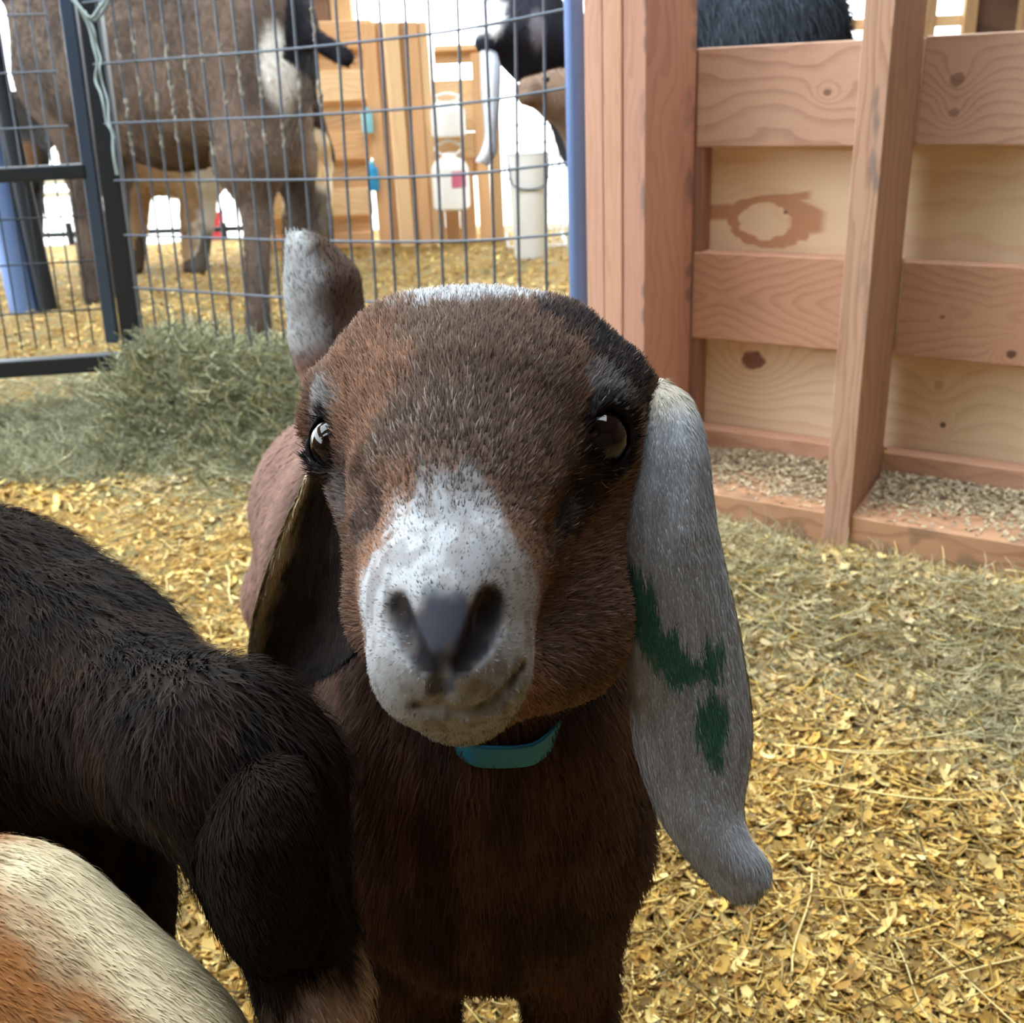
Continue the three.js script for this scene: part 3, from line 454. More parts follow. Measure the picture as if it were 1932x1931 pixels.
  const blobs = [[K(880, 700), .052, dark, .75], [K(680, 760), .026, rust, .9], [K(655, 690), .022, rust, .8], [K(745, 980), .026, rust, .9], [K(720, 1090), .02, rust, .8], [K(830, 800), .02, dark, .6],
    [K(1080, 960), .016, black, .75], [K(1060, 1030), .012, black, .6], [K(1090, 1190), .03, brown, .9], [K(1050, 940), .008, black, .5],
    [K(655, 905), .012, black, .7], [K(680, 970), .012, black, .7], [K(640, 930), .012, grey, .6],
    [K(1185, 690), .021, black, .95], [K(1150, 745), .012, grey, .6], [K(604, 770), .013, grey, .9], [K(590, 700), .012, black, .6],
    [K(840, 1000), .02, white, 1], [K(795, 1075), .021, white, 1], [K(870, 1075), .018, white, .9], [K(930, 1090), .016, grey, .75], [K(848, 935), .013, grey, .8], [K(730, 1150), .018, white, 1], [K(738, 1230), .018, white, 1], [K(772, 1295), .018, white, .9], [K(985, 1120), .014, col('#83807c'), .8], [K(965, 1210), .02, col('#827f7b'), .85], [K(895, 1295), .018, grey, .8], [K(815, 1365), .02, grey, .9], [K(905, 1360), .014, grey, .8], [K(1000, 1330), .018, col('#7d5a45'), .7], [C(855, 1335, .325), .03, col('#8d8f90'), .8],  // muzzle white on its left, greyer towards its right
    [K(1050, 600).add(V(0, 0, -.008)), .013, black, .8], [K(1105, 635).add(V(0, 0, -.006)), .013, black, .7], [K(1205, 800), .0045, col('#8f7b6c'), .8], [K(1190, 850), .004, col('#8f7b6c'), .8], [K(1174, 895), .004, col('#8f7b6c'), .8], [K(1150, 765), .0085, col('#7f858b'), .7], [K(1105, 905), .012, black, .75], [K(1075, 985), .009, black, .7],
    [K(838, 1150), .008, nose, .7], [K(838, 1190), .0112, nose, 1], [K(836, 1230), .0085, nose, 1], [K(766, 1175), .0055, nose, 1], [K(785, 1215), .0055, nose, 1], [K(913, 1170), .0068, nose, 1], [K(893, 1210), .0062, nose, 1], [K(833, 1300), .004, nose, .9],
    [K(884, 558).add(V(0, 0, -.02)), .026, white, 1], [K(840, 562).add(V(0, 0, -.015)), .018, white, 1], [K(945, 562).add(V(0, 0, -.016)), .017, white, .9]];  // white poll, its backlit rim put into the colour
  const fore = K(865, 850), slits = [...slitOf(nostrilL, .95), ...slitOf(nostrilR, .95), ...slitOf(mouthLine, .85), [K(834, 1270), K(832, 1330), .001]];
  const headCol = (x, y, z, nx, ny, nz, u, v, rr) => {
    const n = fbm(x * 160, y * 60, z * 160), n2 = noise(x * 420, y * 150, z * 420), wob = (n - .5) * .012 + (n2 - .5) * .007 + (rr ? (rr() - .5) * .007 : 0);
    let c = mixc(brown, rust, n * .8);
    for (const [p, rad, cl, s] of blobs) { const d = Math.hypot(x - p.x, y - p.y, z - p.z) + wob * Math.min(1, rad / .016); if (d < rad * 1.25) c = mixc(c, cl, s * (1 - smooth(rad * .72, rad * 1.22, d))); }
    for (const [a, b, s] of slits) { const t = clamp(V(x, y, z).sub(a).dot(b.clone().sub(a)) / a.distanceToSquared(b), 0, 1), d = Math.hypot(x - lerp(a.x, b.x, t), y - lerp(a.y, b.y, t), z - lerp(a.z, b.z, t)); if (d < s * 1.7) c = mixc(c, col('#18161a'), .95 * (1 - smooth(s * 1.15, s * 1.7, d))); }  // dark skin paints the shade inside nostrils and along the mouth
    const de = Math.min(Math.hypot(x - rEyeC.x, y - rEyeC.y, z - rEyeC.z) - .0165, Math.hypot(x - lEyeC.x, y - lEyeC.y, z - lEyeC.z) - .0155);
    c = mixc(c, col('#171314'), 1 - smooth(-.001, .0022, de + (n2 - .5) * .002));
    c = mixc(c, dark, .45 * smooth(.5, .75, n2) * smooth(.0, .004, de));
    if (rr) { const q = .55 + .85 * rr(); c = [c[0] * q, c[1] * q, c[2] * q]; const fz = 1 - smooth(.02, .042, Math.hypot(x - fore.x, y - fore.y, z - fore.z)); if (rr() < .08 + .3 * fz) c = mixc(c, rr() < .72 ? col('#272020') : col('#9a8c86'), .7); }
    return c;
  };
  const rump = C(670, 965, .86), chestC = C(905, 1560, .57);
  const bodyCol = (x, y, z, nx, ny, nz, u, v, rr) => {
    const n = fbm(x * 60, y * 25, z * 60), n2 = noise(x * 260, y * 90, z * 260);
    let c = mixc(col('#523a2d'), col('#33261f'), smooth(.3, .7, n));  // trunk browns kept dark in place of shade over the chest
    c = mixc(c, col('#8a6b60'), smooth(.2, .12, Math.hypot(x - rump.x, y - rump.y, z - rump.z)) * .8);
    const tail = smooth(.004, .03, y - C(600, 715, .9).y) * smooth(-.82, -.85, z);
    if (tail > 0) { c = mixc(c, mixc(col('#a3a6a8'), col('#4e4036'), smooth(-.3, .45, nx + (n2 - .5) * .5)), tail); }
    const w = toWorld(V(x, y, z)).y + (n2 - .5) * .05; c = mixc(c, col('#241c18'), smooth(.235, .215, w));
    if (rr) { const q = .6 + .8 * rr(); c = [c[0] * q, c[1] * q, c[2] * q]; }
    return c;
  };
  const inPoly = (pts, x, y) => { let k = false; for (let i = 0, j = pts.length - 1; i < pts.length; j = i++) if ((pts[i][1] > y) !== (pts[j][1] > y) && x < (pts[j][0] - pts[i][0]) * (y - pts[i][1]) / (pts[j][1] - pts[i][1]) + pts[i][0]) k = !k; return k; };
  const marks = [[[0, 0.335], [0.1, 0.325], [0.17, 0.35], [0.22, 0.39], [0.26, 0.415], [0.34, 0.41], [0.38, 0.435], [0.44, 0.45], [0.52, 0.445], [0.57, 0.415], [0.62, 0.43], [0.68, 0.41], [0.72, 0.43], [0.66, 0.46], [0.62, 0.478], [0.5, 0.48], [0.4, 0.478], [0.27, 0.487], [0.2, 0.47], [0.14, 0.45], [0.06, 0.425], [0, 0.41]], [[0.41, 0.514], [0.534, 0.486], [0.627, 0.5], [0.721, 0.522], [0.69, 0.544], [0.627, 0.566], [0.658, 0.595], [0.566, 0.617], [0.472, 0.587], [0.379, 0.544]]];
  const earRCol = (x, y, z, nx, ny, nz, u, v, rr) => {
    const n = noise(u * 30, v * 12, 3), n2 = noise(u * 70, v * 30, 9);
    let c = mixc(col('#8c9196'), col('#a9b0b8'), n * .8 + .35 * smooth(.63, .7, v)); c = mixc(c, col('#7e7f80'), smooth(.55, .8, n2) * .5);
    c = mixc(c, cream, smooth(.16, .06, v) * .5 + smooth(.9, .98, u) * .5);
    const uu = u + (n - .5) * .09 + (n2 - .5) * .07 + (rr ? (rr() - .5) * .05 : 0), vv = v + (n2 - .5) * .016 + (rr ? (rr() - .5) * .016 : 0);
    if (nz > 0 && marks.some((m) => inPoly(m, uu, vv))) c = mixc(c, green, .88);
    if (rr) { const q = .84 + .32 * rr(); c = [c[0] * q, c[1] * q, c[2] * q]; }
    return c;
  };
  const earLCol = (x, y, z, nx, ny, nz, u, v, rr) => {
    const n = noise(u * 26, v * 16, 5); let c = mixc(col('#4c4643'), col('#2f2c2c'), n); c = mixc(c, cream, 1 - smooth(.05, .17, u + (n - .5) * .08)); c = mixc(c, col('#8b8378'), smooth(.3, .05, v) * .6);
    if (rr) { const q = .7 + .6 * rr(); c = [c[0] * q, c[1] * q, c[2] * q]; }
    return c;
  };
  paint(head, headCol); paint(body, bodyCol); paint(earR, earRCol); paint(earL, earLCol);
  const kid = thing('goat_kid', 'brown goat kid with white muzzle facing the camera, one grey-white ear marked in green', 'goat', base);
  const mats = [], cols = [], noseP = C(838, 1200, .3), tmp = V(0, 0, 0);
  const nk = [[K(838, 1190), .0108], [K(760, 1175), .0052], [K(785, 1225), .005], [K(918, 1160), .0075], [K(900, 1215), .007], [K(836, 1230), .009]];
  fur(head, { count: 95000, width: .0006, lay: .3, messy: .55, weight: (p, n) => (n.z > -.3 ? 1 : .2),
    keep: (p) => nk.every(([q, s]) => p.distanceTo(q) > s) && p.distanceTo(rEyeC) > .0138 && p.distanceTo(lEyeC) > .0134 && bodyF(p.x, p.y, p.z) > -.004,
    len: (p) => lerp(.002, .006, smooth(.03, .1, p.distanceTo(noseP))),
    flow: (p, n, o) => { o.copy(p).sub(noseP); if (p.y < noseP.y - .01) o.y -= .02; return o; }, color: headCol }, r, mats, cols);
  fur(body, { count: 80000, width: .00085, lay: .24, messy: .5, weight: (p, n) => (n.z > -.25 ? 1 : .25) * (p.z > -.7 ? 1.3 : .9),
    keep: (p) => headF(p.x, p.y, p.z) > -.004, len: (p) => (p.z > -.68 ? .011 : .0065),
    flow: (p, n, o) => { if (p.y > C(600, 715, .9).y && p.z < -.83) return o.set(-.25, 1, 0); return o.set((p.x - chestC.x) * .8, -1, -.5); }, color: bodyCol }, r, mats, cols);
  for (const [g, f] of [[earR, earRCol], [earL, earLCol]]) fur(g, { count: g === earR ? 36000 : 20000, width: .0005, lay: .12, messy: .35, len: () => .0045, flow: (p, n, o) => o.set(g === earR ? .12 : -.1, -1, .0), color: f }, r, mats, cols);
  // everything from camera axes to the kid's own
  const M = new THREE.Matrix4().makeTranslation(-base.x, -base.y, -base.z).multiply(new THREE.Matrix4().compose(camera.position, camQ, V(1, 1, 1)));
  const place = (a) => { const m = new THREE.Matrix4(); for (let i = 0; i < a.length; i += 16) { m.fromArray(a, i).premultiply(M).toArray(a, i); } return a; };
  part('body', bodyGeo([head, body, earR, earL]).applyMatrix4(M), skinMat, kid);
  stuff('fur', hairGeo, hairMat, place(mats), cols, kid);
  for (const [c, R, n, u0, fr, lb] of [[rEyeC, rEyeR, rn, ru, 1, 'dark eye with a bright reflection'], [lEyeC, lEyeR, ln, lu, 1, 'dark eye seen from the side']]) {
    const e = part('eye', new THREE.SphereGeometry(R - .0003, 40, 28).translate(c.x, c.y, c.z).applyMatrix4(M), irisMat, kid, lb);
    const pg = new THREE.SphereGeometry(R - .0001, 30, 12, 0, Math.PI * 2, 0, .52); pg.applyQuaternion(new THREE.Quaternion().setFromRotationMatrix(new THREE.Matrix4().makeBasis(u0, n, u0.clone().cross(n)))); pg.scale(1.004, 1.004, 1.004); pg.translate(c.x, c.y, c.z);
    part('pupil', pg.applyMatrix4(M), eyeMat, e);
  }
  { // blue collar round the throat
    const pts = []; const cN = C(935, 1190, .51); for (let i = 0; i < 40; i++) { const t = i / 40 * Math.PI * 2, dir = V(Math.sin(t), -1.0 * Math.cos(t) + .1 - .1 * Math.sin(t), Math.cos(t)).normalize(); let d = .02; for (let k = 0; k < 160; k++) { const p = cN.clone().addScaledVector(dir, d), v = Math.min(bodyF(p.x, p.y, p.z), headF(p.x, p.y, p.z) > .02 ? 9 : 9); if (v > .003 - .011 * (t < Math.PI ? smooth(.3, .9, t) : smooth(.15, .6, 6.283 - t))) break; d += Math.max(.0008, -v * .5); } pts.push(cN.clone().addScaledVector(dir, d)); }
    const curve = new THREE.CatmullRomCurve3(pts, true), n = 120, pos = [], idx = [], up = V(.0, .86, .5).normalize();
    for (let i = 0; i < n; i++) { const p = curve.getPoint(i / n), out = p.clone().sub(cN).normalize(); for (const [h, o] of [[-.0055, 0], [-.0055, .002], [.0055, .002], [.0055, 0]]) { const q = p.clone().addScaledVector(up, h).addScaledVector(out, o); pos.push(q.x, q.y, q.z); } }
    for (let i = 0; i < n; i++) for (let k = 0; k < 4; k++) { const a = i * 4 + k, b = i * 4 + (k + 1) % 4, c = (i + 1) % n * 4 + k, d = (i + 1) % n * 4 + (k + 1) % 4; idx.push(a, c, b, b, c, d); }
    const g = new THREE.BufferGeometry(); g.setAttribute('position', new THREE.Float32BufferAttribute(pos, 3)); g.setIndex(idx); g.computeVertexNormals();
    part('collar', g.applyMatrix4(M), std({ color: col3('#1b7796'), roughness: .6 }), kid, 'teal-blue collar');
  }
}
// ---------- the other goats ----------
function bounds(prims, pad) { const lo = V(9, 9, 9), hi = V(-9, -9, -9); for (const p of prims) { if (p.t === 2) continue; if (p.t === 1) { lo.min(p.a.clone().sub(p.r)); hi.max(p.a.clone().add(p.r)); continue; } const R = V(1, 1, 1).multiplyScalar(Math.max(p.ra, p.rb)); for (const q of [p.a, p.b]) { lo.min(q.clone().sub(R)); hi.max(q.clone().add(R)); } } return [lo.subScalar(pad), hi.addScalar(pad)]; }
function animal(o) {
  const f = field(o.prims), [lo, hi] = bounds(o.prims, o.cell * 2.5), body = paint(surfaceNet(f, lo, hi, o.cell), o.color), base = o.base;
  const t = thing(o.name, o.label, 'goat', base), mats = [], cols = [];
  const M = new THREE.Matrix4().makeTranslation(-base.x, -base.y, -base.z).multiply(new THREE.Matrix4().compose(camera.position, camQ, V(1, 1, 1)));
  for (const e of o.ears || []) paint(e, o.earColor || o.color);
  const r = rng(o.seed || 3);
  if (o.fur) { fur(body, { color: o.color, ...o.fur }, r, mats, cols); for (const e of o.ears || []) fur(e, { color: o.earColor || o.color, ...o.fur, count: o.earFur || 6000, len: () => .006, lay: .2 }, r, mats, cols); }
  part('body', bodyGeo([body, ...(o.ears || [])]).applyMatrix4(M), skinMat, t);
  if (mats.length) { const m = new THREE.Matrix4(); for (let i = 0; i < mats.length; i += 16) m.fromArray(mats, i).premultiply(M).toArray(mats, i); stuff('fur', hairGeo, hairMat, mats, cols, t); }
  for (const [c, rad] of o.eyes || []) part('eye', new THREE.SphereGeometry(rad, 20, 14).translate(c.x, c.y, c.z).applyMatrix4(M), eyeMat, t);
  return { t, f, M };
}
const jit = (c, rr, a = .6, b = .8) => { if (!rr) return c; const q = a + b * rr(); return [c[0] * q, c[1] * q, c[2] * q]; };
const wc = (x, y, z) => toCam(V(x, y, z));
{ // dark kid bending its neck, in front on the left
  const hind = wc(-.66, .30, -.53), hind2 = wc(-.66, .3, -.40), fore2 = wc(-.27, .30, -.55), fore1 = C(195, 1740, .55);
  const black = col('#130e0b'), br = col('#241810'), pink = col('#b59c88');  // coat blackened to stand in for the shade over this kid
  const muz = C(606, 1905, .414), top = C(0, 900, .55);
  animal({ name: 'goat_kid', label: 'nearly black goat kid, shade put into its coat colour, bending its head down in the left foreground', base: V(-.42, 0, -.45), seed: 11, cell: .0058,
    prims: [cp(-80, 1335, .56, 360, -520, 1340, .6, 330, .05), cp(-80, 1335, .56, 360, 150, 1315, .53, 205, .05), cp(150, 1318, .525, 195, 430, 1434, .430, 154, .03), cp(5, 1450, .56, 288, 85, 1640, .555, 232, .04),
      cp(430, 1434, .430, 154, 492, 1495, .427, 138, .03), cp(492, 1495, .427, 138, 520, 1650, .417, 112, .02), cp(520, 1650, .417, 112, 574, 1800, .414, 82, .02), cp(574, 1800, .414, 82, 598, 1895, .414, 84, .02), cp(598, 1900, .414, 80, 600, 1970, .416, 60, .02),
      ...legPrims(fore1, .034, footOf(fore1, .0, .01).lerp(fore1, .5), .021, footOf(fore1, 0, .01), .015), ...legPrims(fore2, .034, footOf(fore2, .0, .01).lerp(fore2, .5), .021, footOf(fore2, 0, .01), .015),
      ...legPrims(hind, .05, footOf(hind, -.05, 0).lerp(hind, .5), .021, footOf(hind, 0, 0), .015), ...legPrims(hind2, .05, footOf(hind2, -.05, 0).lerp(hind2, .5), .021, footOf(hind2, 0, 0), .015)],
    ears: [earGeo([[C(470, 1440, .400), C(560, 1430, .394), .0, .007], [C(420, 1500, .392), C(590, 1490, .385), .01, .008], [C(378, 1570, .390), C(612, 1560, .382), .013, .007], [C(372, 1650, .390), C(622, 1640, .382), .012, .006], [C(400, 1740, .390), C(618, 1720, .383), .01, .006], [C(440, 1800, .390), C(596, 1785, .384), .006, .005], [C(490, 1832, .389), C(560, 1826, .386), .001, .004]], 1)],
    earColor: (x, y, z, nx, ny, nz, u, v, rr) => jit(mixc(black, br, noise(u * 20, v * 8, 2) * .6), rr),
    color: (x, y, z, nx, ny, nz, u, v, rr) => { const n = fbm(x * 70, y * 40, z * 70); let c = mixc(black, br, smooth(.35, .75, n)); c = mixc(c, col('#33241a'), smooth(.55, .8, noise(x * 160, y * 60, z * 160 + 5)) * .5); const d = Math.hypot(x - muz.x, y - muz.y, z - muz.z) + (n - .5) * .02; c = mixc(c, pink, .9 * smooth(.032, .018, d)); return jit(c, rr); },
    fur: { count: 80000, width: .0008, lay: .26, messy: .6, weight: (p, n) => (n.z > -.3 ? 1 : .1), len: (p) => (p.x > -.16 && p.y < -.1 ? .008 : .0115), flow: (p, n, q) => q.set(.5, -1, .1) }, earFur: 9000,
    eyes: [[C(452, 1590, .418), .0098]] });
}
{ // cream and tan kid, cut off by the corner
  const cream = col('#c9bd9c'), tan = col('#8f5f35'), B = (x, y, z) => wc(x, y, z), cutPlane = C(0, 1690, 1).cross(C(165, 1931, 1)).normalize();
  const L1 = B(-.2, .33, -.235), L2 = B(-.2, .33, -.31), L3 = B(-.47, .34, -.235), L4 = B(-.47, .34, -.31);
  animal({ name: 'goat_kid', label: 'cream and tan goat kid cut off by the lower left corner', base: V(-.36, 0, -.28), seed: 12, cell: .0058,
    prims: [cp(-55, 1888, .385, 228, 200, 2112, .38, 230, .03), cap(C(-50, 1900, .385), B(-.46, .37, -.28), .054, .066, .04), cap(C(200, 2130, .38), B(-.3, .35, -.27), .05, .06, .04), cap(B(-.46, .38, -.28), B(-.58, .5, -.29), .05, .034, .03), cap(B(-.58, .5, -.29), B(-.68, .47, -.29), .036, .02, .02),
      ...legPrims(L1, .038, footOf(L1, .03, 0).lerp(L1, .5), .018, footOf(L1, 0, 0), .013), ...legPrims(L2, .038, footOf(L2, .03, 0).lerp(L2, .5), .018, footOf(L2, 0, 0), .013), ...legPrims(L3, .032, footOf(L3, 0, 0).lerp(L3, .5), .018, footOf(L3, 0, 0), .013), ...legPrims(L4, .032, footOf(L4, 0, 0).lerp(L4, .5), .018, footOf(L4, 0, 0), .013),
      cap(B(-.58, .51, -.255), B(-.57, .41, -.235), .014, .02, .01), cap(B(-.58, .51, -.325), B(-.57, .41, -.345), .014, .02, .01)],
    color: (x, y, z, nx, ny, nz, u, v, rr) => { const n = fbm(x * 40 + y * 30, y * 22, z * 40), n2 = noise(x * 120 + 9, y * 60, z * 120); let c = mixc(cream, tan, smooth(-.02, .003, (x * cutPlane.x + y * cutPlane.y + z * cutPlane.z) + (n - .5) * .045)); c = mixc(c, col('#9c8f72'), smooth(.5, .8, n2) * .5); return jit(c, rr, .88, .24); },
    fur: { count: 70000, width: .0005, lay: .16, messy: .5, weight: (p, n) => (n.z > -.3 && p.x > -.32 ? 1 : .12), len: () => .0055, flow: (p, n, q) => q.set(1, -.6, 0) },
    eyes: [[B(-.605, .505, -.262), .008], [B(-.605, .505, -.318), .008]] });
}
{ // big brown doe inside the pen
  const br = col('#67574c'), dk = col('#473c35'), tan = col('#8a7767'), blk = col('#1d1d22'), wht = col('#cfcac2');  // greyed browns, with the haze of the pen put into the coat
  const foot = (x, y) => { const q = onZ(x, y, -1); const r = q.clone().sub(camera.position); r.multiplyScalar((.03 - EYE) / r.y).add(camera.position); return toCam(r); };
  const h1 = foot(488, 618), f1 = foot(178, 562), h2 = foot(420, 560), f2 = foot(222, 552), bt = C(318, 150, 3.65);
  const patch = C(503, 85, 3.1), tailR = C(548, 56, 3.35);
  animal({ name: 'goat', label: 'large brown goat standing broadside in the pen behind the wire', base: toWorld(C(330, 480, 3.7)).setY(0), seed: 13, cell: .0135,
    prims: [cp(455, 125, 3.42, 140, 330, 150, 3.62, 152, .1), cp(330, 150, 3.62, 152, 170, 140, 3.95, 135, .1), cp(470, 90, 3.4, 120, 530, 40, 3.4, 60, .1), cp(330, 40, 3.62, 110, 150, 20, 3.95, 110, .1),
      cp(480, 180, 3.33, 82, 470, 300, 3.33, 66, .06), cp(470, 300, 3.33, 62, 484, 400, 3.36, 27, .05), cap(C(484, 400, 3.36), h1, .046, .031, .03), cap(h1, h1.clone().add(V(0, .05, 0)), .042, .036, .02),
      cp(520, 190, 3.62, 66, 545, 300, 3.66, 50, .05), cp(548, 300, 3.66, 44, 572, 395, 3.7, 26, .04), cap(C(572, 395, 3.7), foot(585, 575), .045, .03, .03),
      cp(150, 180, 3.9, 75, 158, 320, 3.95, 36, .06), cap(C(158, 320, 3.95), f1, .062, .036, .04), cp(215, 220, 4.15, 60, 220, 330, 4.18, 30, .05), cap(C(220, 330, 4.18), f2, .055, .034, .04),
      cp(150, 60, 3.95, 105, 60, -60, 4.1, 75, .08), cp(60, -60, 4.1, 70, -60, -70, 4.05, 42, .05),
      cp(530, 45, 3.36, 26, 580, 66, 3.33, 19, .03), cp(580, 66, 3.33, 18, 652, 108, 3.28, 17, .02),
      cp(520, 260, 3.45, 45, 505, 330, 3.45, 34, .04)],
    fur: { count: 42000, width: 0.0032, lay: 0.3, messy: .5, weight: (p, n) => (n.z > -.2 ? 1 : .12), len: () => 0.02, flow: (p, n, q) => q.set(.25, -1, .1) },
    color: (x, y, z, nx, ny, nz, u, v, rr) => {
      const n = fbm(x * 9, y * 6, z * 9), n2 = noise(x * 70, y * 25, z * 70), up = toWorld(V(x, y, z)).y; let c = mixc(br, dk, smooth(.35, .7, n) * .8 + (n2 - .5) * .3);
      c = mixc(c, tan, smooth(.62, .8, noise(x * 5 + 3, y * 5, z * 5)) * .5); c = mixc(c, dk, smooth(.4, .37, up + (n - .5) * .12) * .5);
      const dp = Math.hypot((x - patch.x) * 2.0, (y - patch.y) * .8, 0); if (z > -3.45) c = mixc(c, wht, smooth(.13, .07, dp + (n - .5) * .05));
      if (x > tailR.x && z > -3.45 && y > C(548, 130, 3.3).y) c = blk;
      if (z < -3.52 && z > -3.85 && x > C(500, 300, 3.6).x) c = mixc(tan, dk, smooth(C(560, 325, 3.66).y, C(560, 350, 3.66).y, y));
      return jit(c, rr, .75, .5);
    } });
}
const farFoot = (x, y) => { const r = V((x - CX) / F, -(y - CY) / F, -1).applyQuaternion(camQ); r.multiplyScalar((.02 - EYE) / r.y).add(camera.position); return toCam(r); };
{ // tan goat with white belly behind the doe
  const tan = col('#b99a72'), wht = col('#ddd8cc'), dk = col('#4d4038'), m = C(330, 325, 4.55);
  const f = [farFoot(356, 508), farFoot(380, 508), farFoot(262, 506), farFoot(240, 508)], tp = [C(362, 400, 4.6), C(385, 395, 4.62), C(262, 370, 4.6), C(244, 370, 4.6)];
  animal({ name: 'goat', label: 'small tan goat with a white flank standing behind the large brown goat', base: toWorld(C(330, 420, 4.6)).setY(0), seed: 14, cell: .0135,
    prims: [cp(250, 318, 4.6, 44, 375, 325, 4.6, 50, .06), cp(375, 330, 4.6, 48, 372, 400, 4.6, 20, .05), cp(240, 300, 4.6, 35, 205, 250, 4.6, 26, .05), cp(205, 250, 4.6, 26, 170, 265, 4.6, 15, .04), ...f.map((q, i) => cap(tp[i], q, .05, .022, .04))],
    fur: { count: 12000, width: 0.004, lay: 0.3, messy: .5, weight: (p, n) => (n.z > -.2 ? 1 : .12), len: () => 0.02, flow: (p, n, q) => q.set(.25, -1, .1) },
    color: (x, y, z) => { let c = mixc(tan, wht, smooth(C(375, 300, 4.6).x, C(392, 300, 4.6).x, x + (noise(x * 30, y * 30) - .5) * .06)); return mixc(c, dk, smooth(C(0, 430, 4.6).y, C(0, 460, 4.6).y, y) * (noise(x * 20, y * 8) > .45 ? .9 : .2)); } });
}
{ // cream-faced goat between the doe's rump and the pen wall
  const cream = col('#d9b98a'), dk = col('#3d2c24'), lt = col('#efe3c8');
  const f = [farFoot(566, 560), farFoot(600, 560), farFoot(545, 520), farFoot(620, 520)], tp = [C(560, 330, 4.0), C(592, 335, 4.0), C(560, 320, 4.3), C(600, 320, 4.3)];
  animal({ name: 'goat', label: 'cream-faced tan goat peering out beside the large brown goat’s tail', base: toWorld(C(580, 400, 4.2)).setY(0), seed: 15, cell: .0125,
    prims: [cp(578, 270, 4.0, 42, 578, 300, 4.4, 52, .06), cp(575, 230, 3.95, 34, 566, 165, 3.92, 26, .05), cp(566, 150, 3.92, 27, 574, 178, 3.86, 20, .03), cp(574, 178, 3.86, 18, 580, 205, 3.82, 14, .02), cp(546, 150, 3.95, 9, 538, 205, 3.95, 12, .02), cp(594, 205, 3.95, 8, 603, 245, 3.95, 10, .02), ...f.map((q, i) => cap(tp[i], q, .055, .024, .04))],
    fur: { count: 12000, width: 0.0034, lay: 0.3, messy: .5, weight: (p, n) => (n.z > -.2 ? 1 : .12), len: () => 0.018, flow: (p, n, q) => q.set(.25, -1, .1) },
    color: (x, y, z) => { const n = fbm(x * 14, y * 14, z * 14); let c = mixc(cream, lt, smooth(.4, .65, n)); c = mixc(c, dk, smooth(C(0, 345, 4).y, C(0, 385, 4).y, y) * .9); if (x > C(590, 0, 3.95).x && y > C(0, 250, 3.95).y) c = dk; return c; },
    eyes: [[C(583, 158, 3.835), .012], [C(556, 158, 3.84), .012]] });
}
{ // dark goat at the very left
  const dk = col('#2b2826'), br = col('#7d5c3f');
  const f = [farFoot(30, 545), farFoot(-60, 545), farFoot(70, 540), farFoot(-100, 540)], tp = [C(25, 330, 4.35), C(-60, 330, 4.35), C(60, 320, 4.5), C(-100, 320, 4.5)];
  animal({ name: 'goat', label: 'dark goat with a brown cheek behind the tube gate at the left edge', base: toWorld(C(-20, 400, 4.4)).setY(0), seed: 16, cell: .0135,
    prims: [cp(40, 240, 4.4, 62, -160, 240, 4.5, 80, .06), cp(45, 235, 4.35, 46, 55, 300, 4.2, 34, .04), cp(55, 300, 4.2, 32, 62, 345, 4.15, 20, .03), cp(30, 260, 4.25, 10, 14, 330, 4.2, 15, .02), ...f.map((q, i) => cap(tp[i], q, .05, .024, .04))],
    fur: { count: 9000, width: 0.0036, lay: 0.3, messy: .5, weight: (p, n) => (n.z > -.2 ? 1 : .12), len: () => 0.018, flow: (p, n, q) => q.set(.25, -1, .1) },
    color: (x, y, z) => { const p = C(52, 300, 4.15); return mixc(dk, br, smooth(.06, .03, Math.hypot(x - p.x, (y - p.y) * .7))); }, eyes: [[C(53, 309, 4.135), .012]] });
}
